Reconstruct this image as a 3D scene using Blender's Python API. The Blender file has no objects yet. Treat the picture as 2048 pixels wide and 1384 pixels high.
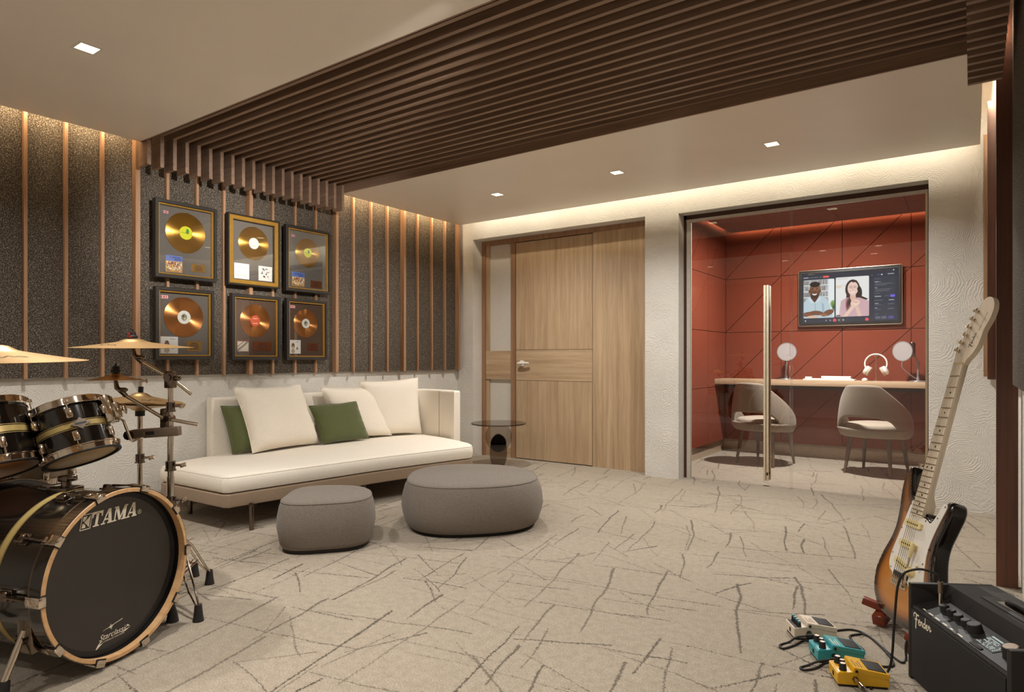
import bpy, bmesh, math, random
import numpy as np
from mathutils import Vector, Matrix, Quaternion
random.seed(7)
SC = bpy.context.scene
COL = SC.collection
R = math.radians
PI = math.pi
# ------------------------------------------------------------------ camera
F_PX, YAW, HORIZON, EYE = 1297.0, R(35.38), 718.0, 1.15      # for a 2048x1384 frame
cam_d = bpy.data.cameras.new('camera'); cam = bpy.data.objects.new('camera', cam_d); COL.objects.link(cam)
cam_d.sensor_fit = 'HORIZONTAL'; cam_d.sensor_width = 36.0; cam_d.lens = F_PX / 2048 * 36
cam_d.shift_y = (HORIZON - 692) / 2048
cam_d.clip_start = 0.05
cam.location = (0, 0, EYE); cam.rotation_euler = (PI / 2, 0, YAW)
SC.camera = cam
# ------------------------------------------------------------------ world, exposure
w = bpy.data.worlds.new('world'); SC.world = w; w.use_nodes = True
w.node_tree.nodes['Background'].inputs[0].default_value = (1, .85, .68, 1)
w.node_tree.nodes['Background'].inputs[1].default_value = 0.05
SC.view_settings.view_transform = 'Standard'; SC.view_settings.look = 'None'
SC.view_settings.exposure = 0.23; SC.view_settings.gamma = 1.0; SC.view_settings.use_curve_mapping = False
SC.cycles.max_bounces = 8; SC.cycles.diffuse_bounces = 4; SC.cycles.glossy_bounces = 4
SC.cycles.transparent_max_bounces = 24; SC.cycles.sample_clamp_indirect = 6
SC.cycles.caustics_reflective = False; SC.cycles.caustics_refractive = False
WARM = (1.0, .975, .925); AMBER = (1.0, .76, .46)
def area(name, loc, size, power, color, target=None, size_y=None, spread=180):
    l = bpy.data.lights.new(name, 'AREA'); l.energy = power; l.color = color; l.spread = R(spread)
    l.shape = 'RECTANGLE' if size_y else 'SQUARE'; l.size = size
    if size_y: l.size_y = size_y
    o = bpy.data.objects.new(name, l); COL.objects.link(o); o.location = loc
    d = Vector(target if target else (0, 0, -1)); o.rotation_euler = d.to_track_quat('-Z', 'Y').to_euler()
    return o
def strip(name, p0, p1, width, power, color, direction):
    """LED strip in a cove: a long thin lamp from p0 to p1 shining along direction"""
    p0, p1 = Vector(p0), Vector(p1); l = bpy.data.lights.new(name, 'AREA'); l.shape = 'RECTANGLE'
    l.size = (p1 - p0).length; l.size_y = width; l.energy = power * l.size; l.color = color
    o = bpy.data.objects.new(name, l); COL.objects.link(o)
    z = -Vector(direction).normalized(); x = (p1 - p0).normalized(); y = z.cross(x)
    m = Matrix((x, y, z)).transposed().to_4x4(); m.translation = (p0 + p1) / 2; o.matrix_world = m
    return o
CEIL = 2.70
strip('cove_strip_left_near', (-4.87, -1.4, 2.80), (-4.87, 2.2, 2.80), .02, 5.5, AMBER, (-1, 0, -.35))
strip('cove_strip_left_far', (-4.87, 4.06, 2.80), (-4.87, 5.74, 2.80), .02, 5.5, AMBER, (-1, 0, -.35))
strip('cove_strip_back', (-4.8, 5.74, 2.80), (.02, 5.74, 2.80), .02, 1.9, (1, .90, .70), (0, 1, -.15))
strip('cove_strip_right', (.08, 4.06, 2.80), (.08, 5.72, 2.80), .02, 14, (1, .90, .70), (1, 0, -.15))
strip('booth_cove_strip', (-2.44, 6.3, 2.78), (-2.44, 8.1, 2.78), .02, 3.5, AMBER, (-1, 0, -.3))
strip('booth_cove_strip_back', (-2.40, 8.12, 2.82), (.1, 8.12, 2.82), .02, 3.0, AMBER, (0, 1, -.7))
ADDED_SPOTS = [(-1.75, 2.13, 'added unseen spotlight in the near ceiling brightening the records, sofa side', (-4.9, 2.74, 2.02)),
           (-1.05, 2.13, 'added unseen spotlight in the near ceiling brightening the records, guitar side', (-4.9, 3.74, 2.02))]
def accent(loc, target, power, cone):
    l = bpy.data.lights.new('added_record_spot', 'SPOT'); l.energy = power; l.color = WARM; l.spot_size = R(cone); l.spot_blend = .85; l.shadow_soft_size = .05
    o = bpy.data.objects.new('added_record_spot', l); COL.objects.link(o); o.location = loc; o.rotation_euler = (Vector(target) - Vector(loc)).to_track_quat('-Z', 'Y').to_euler()
for x, y, lab, tg in ADDED_SPOTS: accent((x, y, CEIL - .03), tg, 430, 32)  # out-of-view spots added to brighten the record wall
# downlight positions (ceiling grid), the last four unseen and added to light the room; the lamps themselves are built further down
DOWNLIGHTS = [(-3.60, 1.41, 'square recessed downlight in the near ceiling panel above the drum kit'),
              (-3.65, 4.90, 'small recessed downlight in the far ceiling nearest the record wall'),
              (-2.41, 4.90, 'small recessed downlight in the far ceiling in front of the wooden door'),
              (-1.18, 4.90, 'small recessed downlight in the far ceiling nearest the red booth'),
              (-2.41, 1.41, 'unseen added recessed downlight in the near ceiling over the room centre'),
              (-1.18, 1.41, 'unseen added recessed downlight in the near ceiling over the pedals'),
              (-2.41, -.60, 'unseen added recessed downlight in the ceiling behind the viewer, drum side'),
              (-.60, -.60, 'unseen added recessed downlight in the ceiling behind the viewer, amplifier side')]
DOWN_POWER = [19, 23, 6, 36, 18, 18, 9, 9]
# ------------------------------------------------------------------ pixel -> place
_v = Vector((-math.sin(YAW), math.cos(YAW), 0)); _r = Vector((math.cos(YAW), math.sin(YAW), 0)); EYEP = Vector((0, 0, EYE))
def ray(x, y): return _v + _r * ((x - 1024) / F_PX) + Vector((0, 0, (HORIZON - y) / F_PX))
def onZ(x, y, Z=0.0): d = ray(x, y); return EYEP + d * ((Z - EYE) / d.z)
def onX(x, y, X): d = ray(x, y); return EYEP + d * (X / d.x)
def onY(x, y, Y): d = ray(x, y); return EYEP + d * (Y / d.y)
# ------------------------------------------------------------------ materials
class NT:
    def __init__(s, name):
        s.m = bpy.data.materials.new(name); s.m.use_nodes = True; s.t = s.m.node_tree; s.t.nodes.clear()
        s.out = s.t.nodes.new('ShaderNodeOutputMaterial')
    def n(s, typ, ins=None, **kw):
        nd = s.t.nodes.new('ShaderNode' + typ)
        for k, v in kw.items(): setattr(nd, k, v)
        for k, v in (ins or {}).items(): s.set(nd.inputs[k], v)
        return nd
    def set(s, sock, v):
        if isinstance(v, bpy.types.NodeSocket): s.t.links.new(v, sock)
        elif isinstance(v, bpy.types.Node): s.t.links.new(v.outputs[0], sock)
        else:
            if hasattr(sock.default_value, '__len__') and not hasattr(v, '__len__'): v = (v,) * len(sock.default_value)
            if hasattr(sock.default_value, '__len__') and len(sock.default_value) == 4 and len(v) == 3: v = (*v, 1)
            sock.default_value = v
    def math(s, op, a, b=0.0, c=None, clamp=False):
        nd = s.t.nodes.new('ShaderNodeMath'); nd.operation = op; nd.use_clamp = clamp
        s.set(nd.inputs[0], a); s.set(nd.inputs[1], b)
        if c is not None: s.set(nd.inputs[2], c)
        return nd.outputs[0]
    def ramp(s, fac, stops):
        nd = s.t.nodes.new('ShaderNodeValToRGB'); s.set(nd.inputs[0], fac); e = nd.color_ramp.elements
        e[0].position, e[0].color = stops[0][0], (*stops[0][1], 1); e[1].position, e[1].color = stops[-1][0], (*stops[-1][1], 1)
        for p, c in stops[1:-1]:
            x = e.new(p); x.color = (*c, 1)
        return nd.outputs[0]
    def mix(s, fac, a, b):
        nd = s.t.nodes.new('ShaderNodeMix'); nd.data_type = 'RGBA'
        s.set(nd.inputs[0], fac); s.set(nd.inputs[6], a); s.set(nd.inputs[7], b); return nd.outputs[2]
    def obj(s, scale=(1, 1, 1), jitter=True):
        tc = s.n('TexCoord'); mp = s.n('Mapping', {'Vector': tc.outputs['Object'], 'Scale': scale})
        if jitter:
            oi = s.n('ObjectInfo'); s.set(mp.inputs['Location'], s.math('MULTIPLY', oi.outputs['Random'], 17.0))
        return mp.outputs[0]
    def bsdf(s, bump=None, bstr=.2, bdist=.002, **kw):
        p = s.n('BsdfPrincipled')
        if 'aniso' in kw: p.inputs['Anisotropic Rotation'].default_value = .25
        for k, v in kw.items(): s.set(p.inputs[{'color': 'Base Color', 'rough': 'Roughness', 'metal': 'Metallic', 'coat': 'Coat Weight', 'spec': 'Specular IOR Level', 'sheen': 'Sheen Weight', 'emit': 'Emission Color', 'estr': 'Emission Strength', 'aniso': 'Anisotropic', 'tangent': 'Tangent', 'trans': 'Transmission Weight', 'alpha': 'Alpha', 'crough': 'Coat Roughness'}[k]], v)
        if bump is not None:
            b = s.n('Bump', {'Strength': bstr, 'Distance': bdist, 'Height': bump}); s.set(p.inputs['Normal'], b)
        s.t.links.new(p.outputs[0], s.out.inputs[0]); return p
def srgb(r, g, b): return tuple(((c / 255) / 12.92 if c / 255 <= .04045 else ((c / 255 + .055) / 1.055) ** 2.4) for c in (r, g, b))
def plain(name, rgb, rough=.5, metal=0., coat=0., spec=.5, var=.06, scale=30):
    t = NT(name); nz = t.n('TexNoise', {'Vector': t.obj(), 'Scale': scale, 'Detail': 3})
    lo = tuple(c * (1 - var) for c in rgb); hi = tuple(min(1, c * (1 + var)) for c in rgb)
    t.bsdf(color=t.ramp(nz, [(.3, lo), (.7, hi)]), rough=rough, metal=metal, coat=coat, spec=spec); return t.m
def wood(name, dark, light, axis='z', fine=26., rough=.42, along=1.1, bstr=.12):
    sc = {'x': (along, fine, fine), 'y': (fine, along, fine), 'z': (fine, fine, along)}[axis]
    t = NT(name); v = t.obj(sc)
    nz = t.n('TexNoise', {'Vector': v, 'Scale': 1.0, 'Detail': 6, 'Roughness': .62, 'Distortion': .4})
    fn = t.n('TexNoise', {'Vector': v, 'Scale': 5.0, 'Detail': 3})
    f = t.math('ADD', t.math('MULTIPLY', nz, .75), t.math('MULTIPLY', fn, .25))
    t.bsdf(color=t.ramp(f, [(.34, dark), (.52, tuple((a + b) / 2 for a, b in zip(dark, light))), (.68, light)]), rough=rough, bump=f, bstr=bstr, bdist=.001); return t.m
def fabric(name, rgb, scale=260., var=.16, bstr=.35, sheen=.15):
    t = NT(name); v = t.obj()
    a = t.n('TexNoise', {'Vector': t.obj((scale, scale * .25, scale * .25)), 'Scale': 1.0, 'Detail': 2})
    b = t.n('TexNoise', {'Vector': t.obj((scale * .25, scale * .25, scale)), 'Scale': 1.0, 'Detail': 2})
    c = t.n('TexNoise', {'Vector': v, 'Scale': 4.0, 'Detail': 2})
    f = t.math('ADD', t.math('MULTIPLY', a, .5), t.math('MULTIPLY', b, .5))
    col = t.ramp(f, [(.32, tuple(x * (1 - var) for x in rgb)), (.68, tuple(min(1, x * (1 + var)) for x in rgb))])
    col = t.mix(t.math('MULTIPLY', c, .12), col, tuple(x * .7 for x in rgb))
    t.bsdf(color=col, rough=.9, spec=.2, sheen=sheen, bump=f, bstr=bstr, bdist=.0015); return t.m
def metal(name, rgb, rough=.12): return plain(name, rgb, rough, 1.0, var=.03)
def glass(name, tint=(1, 1, 1), refl=1.0, rough=.0):
    t = NT(name); fr = t.n('Fresnel', {'IOR': 1.5}); g = t.n('BsdfGlossy', {'Color': (1, 1, 1), 'Roughness': rough}); tr = t.n('BsdfTransparent', {'Color': tint})
    nz = t.n('TexNoise', {'Vector': t.obj(), 'Scale': 2.0})
    f = t.math('MULTIPLY', t.math('MULTIPLY', fr, refl), t.math('ADD', .95, t.math('MULTIPLY', nz, .1)), clamp=True)
    mx = t.n('MixShader', {0: f, 1: tr, 2: g}); t.t.links.new(mx.outputs[0], t.out.inputs[0]); return t.m
def emit(name, rgb, strength):
    t = NT(name); nz = t.n('TexNoise', {'Vector': t.obj(), 'Scale': 8.0}); e = t.n('Emission', {'Color': rgb, 'Strength': t.math('MULTIPLY', strength, t.math('ADD', .95, t.math('MULTIPLY', nz, .1)))})
    t.t.links.new(e.outputs[0], t.out.inputs[0]); return t.m
def painted(name, attr='Col', strength=None, rough=.5):
    t = NT(name); a = t.n('VertexColor', layer_name=attr)
    if strength: 
        p = t.bsdf(color=(.01, .01, .01), rough=.08, emit=a.outputs[0], estr=strength)
    else: t.bsdf(color=a.outputs[0], rough=rough)
    return t.m

M = {}
def make_plaster():
    t = NT('plaster'); v = t.obj(jitter=False)
    cell = t.n('TexVoronoi', {'Vector': v, 'Scale': 3.2, 'Randomness': 1.0}, feature='F1')
    # each trowel stroke field has its own centre: rings around the cell centre make arcs
    d = t.math('MULTIPLY', cell.outputs['Distance'], 150.0)
    wob = t.n('TexNoise', {'Vector': v, 'Scale': 14.0, 'Detail': 4})
    arcs = t.math('SINE', t.math('ADD', d, t.math('MULTIPLY', wob, 22.0)))
    fine = t.n('TexNoise', {'Vector': v, 'Scale': 55.0, 'Detail': 5, 'Roughness': .65})
    msk = t.n('TexNoise', {'Vector': v, 'Scale': 5.0, 'Detail': 2})
    h = t.math('ADD', t.math('MULTIPLY', arcs, t.math('MULTIPLY', msk, .28)), t.math('MULTIPLY', fine, 1.1))
    col = t.ramp(t.n('TexNoise', {'Vector': v, 'Scale': 2.2, 'Detail': 4}), [(.3, srgb(214, 208, 199)), (.7, srgb(228, 223, 215))])
    t.bsdf(color=col, rough=.75, spec=.3, bump=h, bstr=.75, bdist=.006); return t.m
def make_carpet():
    t = NT('carpet'); tc = t.n('TexCoord')
    warp = t.n('TexNoise', {'Vector': tc.outputs['Object'], 'Scale': 1.3, 'Detail': 2})
    rag = t.n('TexNoise', {'Vector': tc.outputs['Object'], 'Scale': 85.0, 'Detail': 2})
    wv = t.n('VectorMath', {0: warp.outputs['Color'], 1: (.5, .5, .5)}, operation='SUBTRACT')
    wv2 = t.n('VectorMath', {0: wv.outputs[0], 'Scale': .16}, operation='SCALE')
    rv = t.n('VectorMath', {0: rag.outputs['Color'], 1: (.5, .5, .5)}, operation='SUBTRACT')
    rv2 = t.n('VectorMath', {0: rv.outputs[0], 'Scale': .028}, operation='SCALE')
    v = t.n('VectorMath', {0: t.n('VectorMath', {0: tc.outputs['Object'], 1: wv2.outputs[0]}).outputs[0], 1: rv2.outputs[0]}).outputs[0]
    total = None
    #         angle, row gap, seg length, half width, density, skew
    layers = [(104, .30, 1.15, .0064, .75, .10), (108, .40, .66, .0042, .60, .12), (98, .48, .46, .0062, .52, .14), (12, .26, 1.05, .0037, .66, .10),
              (4, .34, .72, .0028, .60, .14), (-14, .40, .55, .0040, .52, .14), (19, .52, .58, .0060, .48, .16), (140, .66, .46, .0042, .42, .2),
              (58, .72, .42, .0048, .38, .2), (-34, .60, .50, .0034, .42, .2)]
    for k, (ang, gap, seg, hw, dens, skew) in enumerate(layers):
        rt = t.n('VectorRotate', {'Vector': v, 'Angle': -R(ang)}, rotation_type='Z_AXIS')
        sp = t.n('SeparateXYZ', {0: rt}); u, c = sp.outputs[0], sp.outputs[1]
        c = t.math('ADD', c, .137 * k + 3)
        row = t.math('FLOOR', t.math('DIVIDE', c, gap))
        wn1 = t.n('TexWhiteNoise', {'W': t.math('ADD', row, 31.7 * k)}, noise_dimensions='1D')
        uo = t.math('ADD', t.math('DIVIDE', u, seg), t.math('MULTIPLY', wn1.outputs['Value'], 7.0))
        ci = t.math('FLOOR', uo); fu = t.math('FRACT', uo)
        vec = t.n('CombineXYZ', {0: row, 1: ci, 2: 5.3 * k})
        wn = t.n('TexWhiteNoise', {'Vector': vec}, noise_dimensions='3D'); rc = t.n('SeparateColor', {0: wn.outputs['Color']})
        r1, r2, r3 = rc.outputs[0], rc.outputs[1], rc.outputs[2]
        pos = t.math('ADD', t.math('ADD', .2, t.math('MULTIPLY', r1, .6)), t.math('MULTIPLY', t.math('MULTIPLY', t.math('SUBTRACT', fu, .5), t.math('SUBTRACT', r2, .5)), skew * 2 * seg / gap))
        dist = t.math('MULTIPLY', t.math('ABSOLUTE', t.math('SUBTRACT', t.math('FRACT', t.math('DIVIDE', c, gap)), pos)), gap)
        wid = t.math('MULTIPLY', t.math('ADD', .45, t.math('MULTIPLY', t.math('MULTIPLY', r2, 1.1), fu)), hw)
        line = t.math('SUBTRACT', 1.0, t.math('DIVIDE', t.math('SUBTRACT', dist, t.math('MULTIPLY', wid, .55)), t.math('MULTIPLY', wid, .7)), clamp=True)
        a0 = t.math('MULTIPLY', r3, .3); a1 = t.math('SUBTRACT', .99, t.math('MULTIPLY', r1, .35))
        line = t.math('MULTIPLY', line, t.math('MULTIPLY', t.math('GREATER_THAN', fu, a0), t.math('LESS_THAN', fu, a1)))
        line = t.math('MULTIPLY', line, t.math('LESS_THAN', wn.outputs['Value'], dens))
        line = t.math('MULTIPLY', line, t.math('ADD', .65, t.math('MULTIPLY', r3, .35)))
        total = line if total is None else t.math('MAXIMUM', total, line)
    big = t.n('TexNoise', {'Vector': tc.outputs['Object'], 'Scale': 1.6, 'Detail': 3}); mid = t.n('TexNoise', {'Vector': tc.outputs['Object'], 'Scale': 28.0, 'Detail': 3})
    pile = t.n('TexNoise', {'Vector': tc.outputs['Object'], 'Scale': 170.0, 'Detail': 3, 'Roughness': .75})
    base = t.ramp(big, [(.3, srgb(156, 142, 124)), (.7, srgb(172, 159, 141))])
    tuft = t.ramp(pile, [(.34, srgb(112, 99, 82)), (.48, srgb(166, 152, 133)), (.62, srgb(204, 192, 174))])
    base = t.mix(.55, base, tuft)
    base = t.mix(t.math('MULTIPLY', t.math('SUBTRACT', .62, mid, clamp=True), 1.3, clamp=True), base, srgb(138, 124, 105))
    grain = t.math('GREATER_THAN', pile, .43)
    col = t.mix(t.math('MULTIPLY', total, t.math('ADD', .70, t.math('MULTIPLY', grain, .28))), base, srgb(70, 60, 48))
    h = t.math('ADD', pile, t.math('MULTIPLY', mid, .6))
    t.bsdf(color=col, rough=.95, spec=.1, sheen=.25, bump=h, bstr=.55, bdist=.006); return t.m
def make_felt():
    t = NT('acoustic_felt'); v = t.obj((1, 1, 1), False)
    a = t.n('TexNoise', {'Vector': v, 'Scale': 150.0, 'Detail': 3, 'Roughness': .75}); b = t.n('TexVoronoi', {'Vector': v, 'Scale': 190.0})
    f = t.math('ADD', t.math('MULTIPLY', a, .8), t.math('MULTIPLY', b.outputs['Distance'], .25))
    t.bsdf(color=t.ramp(f, [(.40, srgb(44, 39, 34)), (.53, srgb(76, 68, 60)), (.66, srgb(144, 132, 118))]), rough=.95, spec=.15, bump=f, bstr=.6, bdist=.004); return t.m
M['plaster'] = make_plaster(); M['carpet'] = make_carpet(); M['felt'] = make_felt()
M['ceiling'] = plain('ceiling_paint', srgb(246, 236, 224), .34, spec=.45, var=.015, scale=3)
M['batten'] = wood('batten_wood', srgb(142, 104, 76), srgb(186, 146, 112), 'z')
M['slat'] = wood('slat_wood', srgb(122, 97, 80), srgb(164, 134, 112), 'x', fine=30)
M['post'] = wood('post_wood', srgb(78, 46, 34), srgb(112, 70, 52), 'z')
M['oak'] = wood('oak_vertical', srgb(168, 140, 108), srgb(206, 178, 145), 'z', fine=20, along=.9)
M['oak_h'] = wood('oak_horizontal', srgb(168, 140, 108), srgb(206, 178, 145), 'x', fine=20, along=.9)
M['oak_red'] = wood('oak_frame', srgb(138, 102, 76), srgb(172, 134, 104), 'z', fine=20)
M['dark_trim'] = plain('dark_trim', srgb(70, 42, 30), .5)
M['red'] = fabric('red_panel', srgb(124, 56, 36), 180, .10, .25, 0)
M['red_gap'] = plain('red_gap', srgb(70, 26, 18), .9)
M['beige_base'] = plain('beige_baseboard', srgb(168, 146, 122), .6)
M['alu'] = metal('champagne_metal', srgb(214, 200, 176), .28)
M['champagne'] = plain('champagne_bar', srgb(222, 206, 180), .35, .45)
M['frame_light'] = plain('light_frame', srgb(206, 198, 186), .4, .3)
M['glass'] = glass('clear_glass', (.97, .97, .97), 1.15)
M['pic_glass'] = glass('picture_glass', (1, 1, 1), .9)
M['frost'] = plain('frosted_pane', srgb(214, 208, 198), .25, coat=.3, var=.02)
M['chrome'] = metal('chrome', srgb(212, 200, 186), .09)
M['dark_chrome'] = metal('dark_chrome', srgb(120, 108, 98), .16)
M['nickel'] = plain('satin_nickel', srgb(138, 120, 104), .35, .6)
M['black'] = plain('black_gloss', srgb(16, 12, 10), .12, coat=.6, var=.02)
M['rubber'] = plain('black_rubber', srgb(30, 26, 23), .7)
M['matte_black'] = plain('matte_black', srgb(26, 23, 21), .55)
M['tolex'] = plain('amp_black_vinyl', srgb(30, 26, 23), .6, var=.25, scale=500)
M['grille'] = plain('amp_grille_cloth', srgb(28, 25, 22), .85, var=.4, scale=700)
M['sofa'] = fabric('cream_linen', srgb(242, 232, 217), 300, .05, .25)
M['sofa_base'] = fabric('taupe_linen', srgb(160, 138, 116), 300, .06, .2)
M['green'] = fabric('olive_velvet', srgb(88, 94, 56), 300, .06, .2, .4)
M['grey'] = fabric('grey_boucle', srgb(124, 114, 104), 330, .22, .5)
M['chair'] = fabric('chair_taupe', srgb(152, 138, 122), 300, .07, .25)
M['chair_seat'] = fabric('chair_seat_cream', srgb(182, 168, 150), 300, .06, .2)
M['leg_wood'] = wood('chair_leg_wood', srgb(84, 66, 52), srgb(118, 95, 76), 'z')
M['smoke'] = glass('smoked_glass', (.52, .47, .42), .9)
M['smoke_light'] = glass('smoked_glass_light', (.74, .69, .64), 1.2)
M['white'] = plain('white_plastic', srgb(232, 226, 216), .4, var=.02)
M['ivory'] = plain('cream_plastic', srgb(226, 206, 150), .35, var=.03)
M['white_print'] = plain('white_print', srgb(238, 228, 206), .6, var=.01)
M['gold_stripe'] = plain('gold_stripe', srgb(178, 154, 96), .35, .35)
M['hoop_wood'] = wood('maple_hoop', srgb(196, 150, 102), srgb(222, 180, 132), 'x', fine=40)
M['head_black'] = plain('drum_head_black', srgb(44, 39, 35), .32, var=.05, scale=6, spec=.5)
M['head_tan'] = plain('drum_head_clear', srgb(206, 170, 112), .4, var=.12, scale=14)
M['head_orange'] = plain('drum_head_amber', srgb(190, 132, 86), .4, var=.08, scale=10)
M['silver_sparkle'] = plain('silver_sparkle', srgb(160, 146, 126), .35, .6, var=.5, scale=500)
M['gold'] = plain('gold_frame', srgb(204, 156, 70), .32, .65)
M['frame_black'] = plain('frame_black', srgb(44, 38, 34), .45)
M['mount'] = fabric('mount_board', srgb(112, 104, 96), 400, .08, .1, 0)
M['mount_brown'] = fabric('mount_board_brown', srgb(98, 76, 62), 400, .08, .1, 0)
M['plaque'] = plain('brass_plaque', srgb(164, 124, 62), .35, .6)
M['plaque_red'] = plain('copper_plaque', srgb(134, 74, 40), .35, .6)
M['maple'] = wood('maple_neck', srgb(232, 212, 184), srgb(246, 232, 210), 'y', fine=40, rough=.3)
M['stand_wood'] = wood('red_stand_wood', srgb(92, 34, 18), srgb(136, 58, 32), 'x', fine=40, rough=.3)
M['fret'] = metal('fret_wire', srgb(150, 136, 118), .3)
M['string'] = metal('string_steel', srgb(176, 164, 146), .3)
M['pop'] = plain('pop_filter_mesh', srgb(160, 152, 150), .8, var=.1, scale=400)
M['grey_metal'] = plain('grey_paint', srgb(142, 138, 138), .4, .3)
M['lens'] = emit('downlight_diffuser', (1, .84, .55), 2.6)
M['screen'] = painted('screen_picture', strength=.9)
M['print'] = painted('printed_sleeve')
M['burst'] = painted('sunburst_lacquer', rough=.12); 
for n_ in M['burst'].node_tree.nodes:
    if n_.type == 'BSDF_PRINCIPLED': n_.inputs['Coat Weight'].default_value = .7
def record_mat(name, rgb):
    t = NT(name); tg = t.n('Tangent', direction_type='RADIAL', axis='X')
    tc = t.n('TexCoord'); sp = t.n('SeparateXYZ', {0: tc.outputs['Object']})
    rad = t.math('SQRT', t.math('ADD', t.math('MULTIPLY', sp.outputs[1], sp.outputs[1]), t.math('MULTIPLY', sp.outputs[2], sp.outputs[2])))
    gr = t.math('SINE', t.math('MULTIPLY', rad, 2400.0))
    t.bsdf(color=rgb, rough=.34, metal=.95, aniso=.95, tangent=tg.outputs[0], bump=gr, bstr=.06, bdist=.0005); return t.m
M['disc_gold'] = record_mat('gold_disc', srgb(206, 158, 74)); M['disc_copper'] = record_mat('copper_disc', srgb(214, 146, 84))
def cymbal_mat():
    t = NT('cymbal_bronze'); tc = t.n('TexCoord'); sp = t.n('SeparateXYZ', {0: tc.outputs['Object']})
    rad = t.math('SQRT', t.math('ADD', t.math('MULTIPLY', sp.outputs[0], sp.outputs[0]), t.math('MULTIPLY', sp.outputs[1], sp.outputs[1])))
    nz = t.n('TexNoise', {'Scale': 220.0, 'Detail': 2, 'W': rad}, noise_dimensions='1D'); t.set(nz.inputs['W'], rad)
    t.bsdf(color=t.ramp(nz, [(.3, srgb(186, 148, 98)), (.7, srgb(214, 178, 126))]), rough=.36, metal=.9, bump=nz, bstr=.1, bdist=.0005); return t.m
M['cymbal'] = cymbal_mat()
# ------------------------------------------------------------------ mesh building
class MB:
    def __init__(s): s.bm = bmesh.new()
    def poly(s, pts):
        return s.bm.faces.new([s.bm.verts.new(p) for p in pts])
    def box(s, lo, hi, m=None, bevel=0, seg=2):
        lo, hi = Vector(lo), Vector(hi); vs = [s.bm.verts.new(((lo, hi)[i & 1].x, (lo, hi)[i >> 1 & 1].y, (lo, hi)[i >> 2 & 1].z)) for i in range(8)]
        fs = [s.bm.faces.new([vs[k] for k in q]) for q in ((0, 2, 3, 1), (4, 5, 7, 6), (0, 1, 5, 4), (2, 6, 7, 3), (1, 3, 7, 5), (0, 4, 6, 2))]
        if bevel:
            es = list({e for f in fs for e in f.edges}); r = bmesh.ops.bevel(s.bm, geom=es, offset=bevel, segments=seg, profile=.5, affect='EDGES')
            vs = list({v for f in r['faces'] for v in f.verts} | {v for v in vs if v.is_valid})
            vs = list({v for v in vs} | {v for v0 in vs for f in v0.link_faces for v in f.verts})
        if m is not None: bmesh.ops.transform(s.bm, matrix=m, verts=vs)
        return s
    def grid(s, rows, close_u=False, close_v=False, cap0=False, cap1=False):
        """rows: list of rows of points"""
        V = [[s.bm.verts.new(p) for p in row] for row in rows]; nu = len(V); nv = len(V[0])
        for i in range(nu if close_u else nu - 1):
            for j in range(nv if close_v else nv - 1):
                q = [V[i][j], V[i][(j + 1) % nv], V[(i + 1) % nu][(j + 1) % nv], V[(i + 1) % nu][j]]
                try: s.bm.faces.new(q)
                except ValueError: pass
        if cap0: s.bm.faces.new(V[0][::-1])
        if cap1: s.bm.faces.new(V[-1])
        return s
    def lathe(s, prof, n=40, m=None, closed=False, cap0=False, cap1=False):
        """prof: (radius, height) pairs around local z"""
        m = m or Matrix()
        rows = [[m @ Vector((r * math.cos(2 * PI * k / n), r * math.sin(2 * PI * k / n), z)) for k in range(n)] for r, z in prof]
        return s.grid(rows, close_u=closed, close_v=True, cap0=cap0, cap1=cap1)
    def cyl(s, p0, p1, r0, r1=None, n=14, cap=True):
        p0, p1 = Vector(p0), Vector(p1); r1 = r0 if r1 is None else r1
        q = (p1 - p0).to_track_quat('Z', 'Y').to_matrix().to_4x4(); q.translation = p0; L = (p1 - p0).length
        return s.lathe([(r0, 0), (r1, L)], n, q, cap0=cap, cap1=cap)
    def tube(s, pts, r, n=10, cap=True):
        pts = [Vector(p) for p in pts]; rows = []; up = None
        for i, p in enumerate(pts):
            t = (pts[min(i + 1, len(pts) - 1)] - pts[max(i - 1, 0)]).normalized()
            if up is None: up = t.orthogonal().normalized()
            up = (up - t * up.dot(t)).normalized(); b = t.cross(up)
            rr = r[i] if hasattr(r, '__len__') else r
            rows.append([p + (up * math.cos(2 * PI * k / n) + b * math.sin(2 * PI * k / n)) * rr for k in range(n)])
        return s.grid(rows, close_v=True, cap0=cap, cap1=cap)
    def prism(s, pts, d, cap=True):
        """extrude polygon pts by vector d"""
        pts = [Vector(p) for p in pts]; d = Vector(d); a = [s.bm.verts.new(p) for p in pts]; b = [s.bm.verts.new(p + d) for p in pts]
        n = len(a)
        for i in range(n): s.bm.faces.new((a[i], a[(i + 1) % n], b[(i + 1) % n], b[i]))
        if cap: s.bm.faces.new(a[::-1]); s.bm.faces.new(b)
        return s
    def ball(s, c, r, m=None, n=14):
        rx, ry, rz = (r, r, r) if not hasattr(r, '__len__') else r; m = m or Matrix(); c = Vector(c)
        rows = [[m @ (c + Vector((rx * math.sin(PI * i / n) * math.cos(2 * PI * k / (2 * n)), ry * math.sin(PI * i / n) * math.sin(2 * PI * k / (2 * n)), rz * math.cos(PI * i / n)))) for k in range(2 * n)] for i in range(1, n)]
        V0 = m @ (c + Vector((0, 0, rz))); V1 = m @ (c - Vector((0, 0, rz)))
        s.grid(rows, close_v=True, cap0=True, cap1=True); return s
def mesh_of(mb, name, smooth=40, sub=0):
    bm = mb.bm; bmesh.ops.recalc_face_normals(bm, faces=bm.faces[:]); me = bpy.data.meshes.new(name); bm.to_mesh(me); bm.free()
    if smooth:
        me.polygons.foreach_set('use_smooth', [True] * len(me.polygons)); me.set_sharp_from_angle(angle=R(smooth))
    return me
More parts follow.
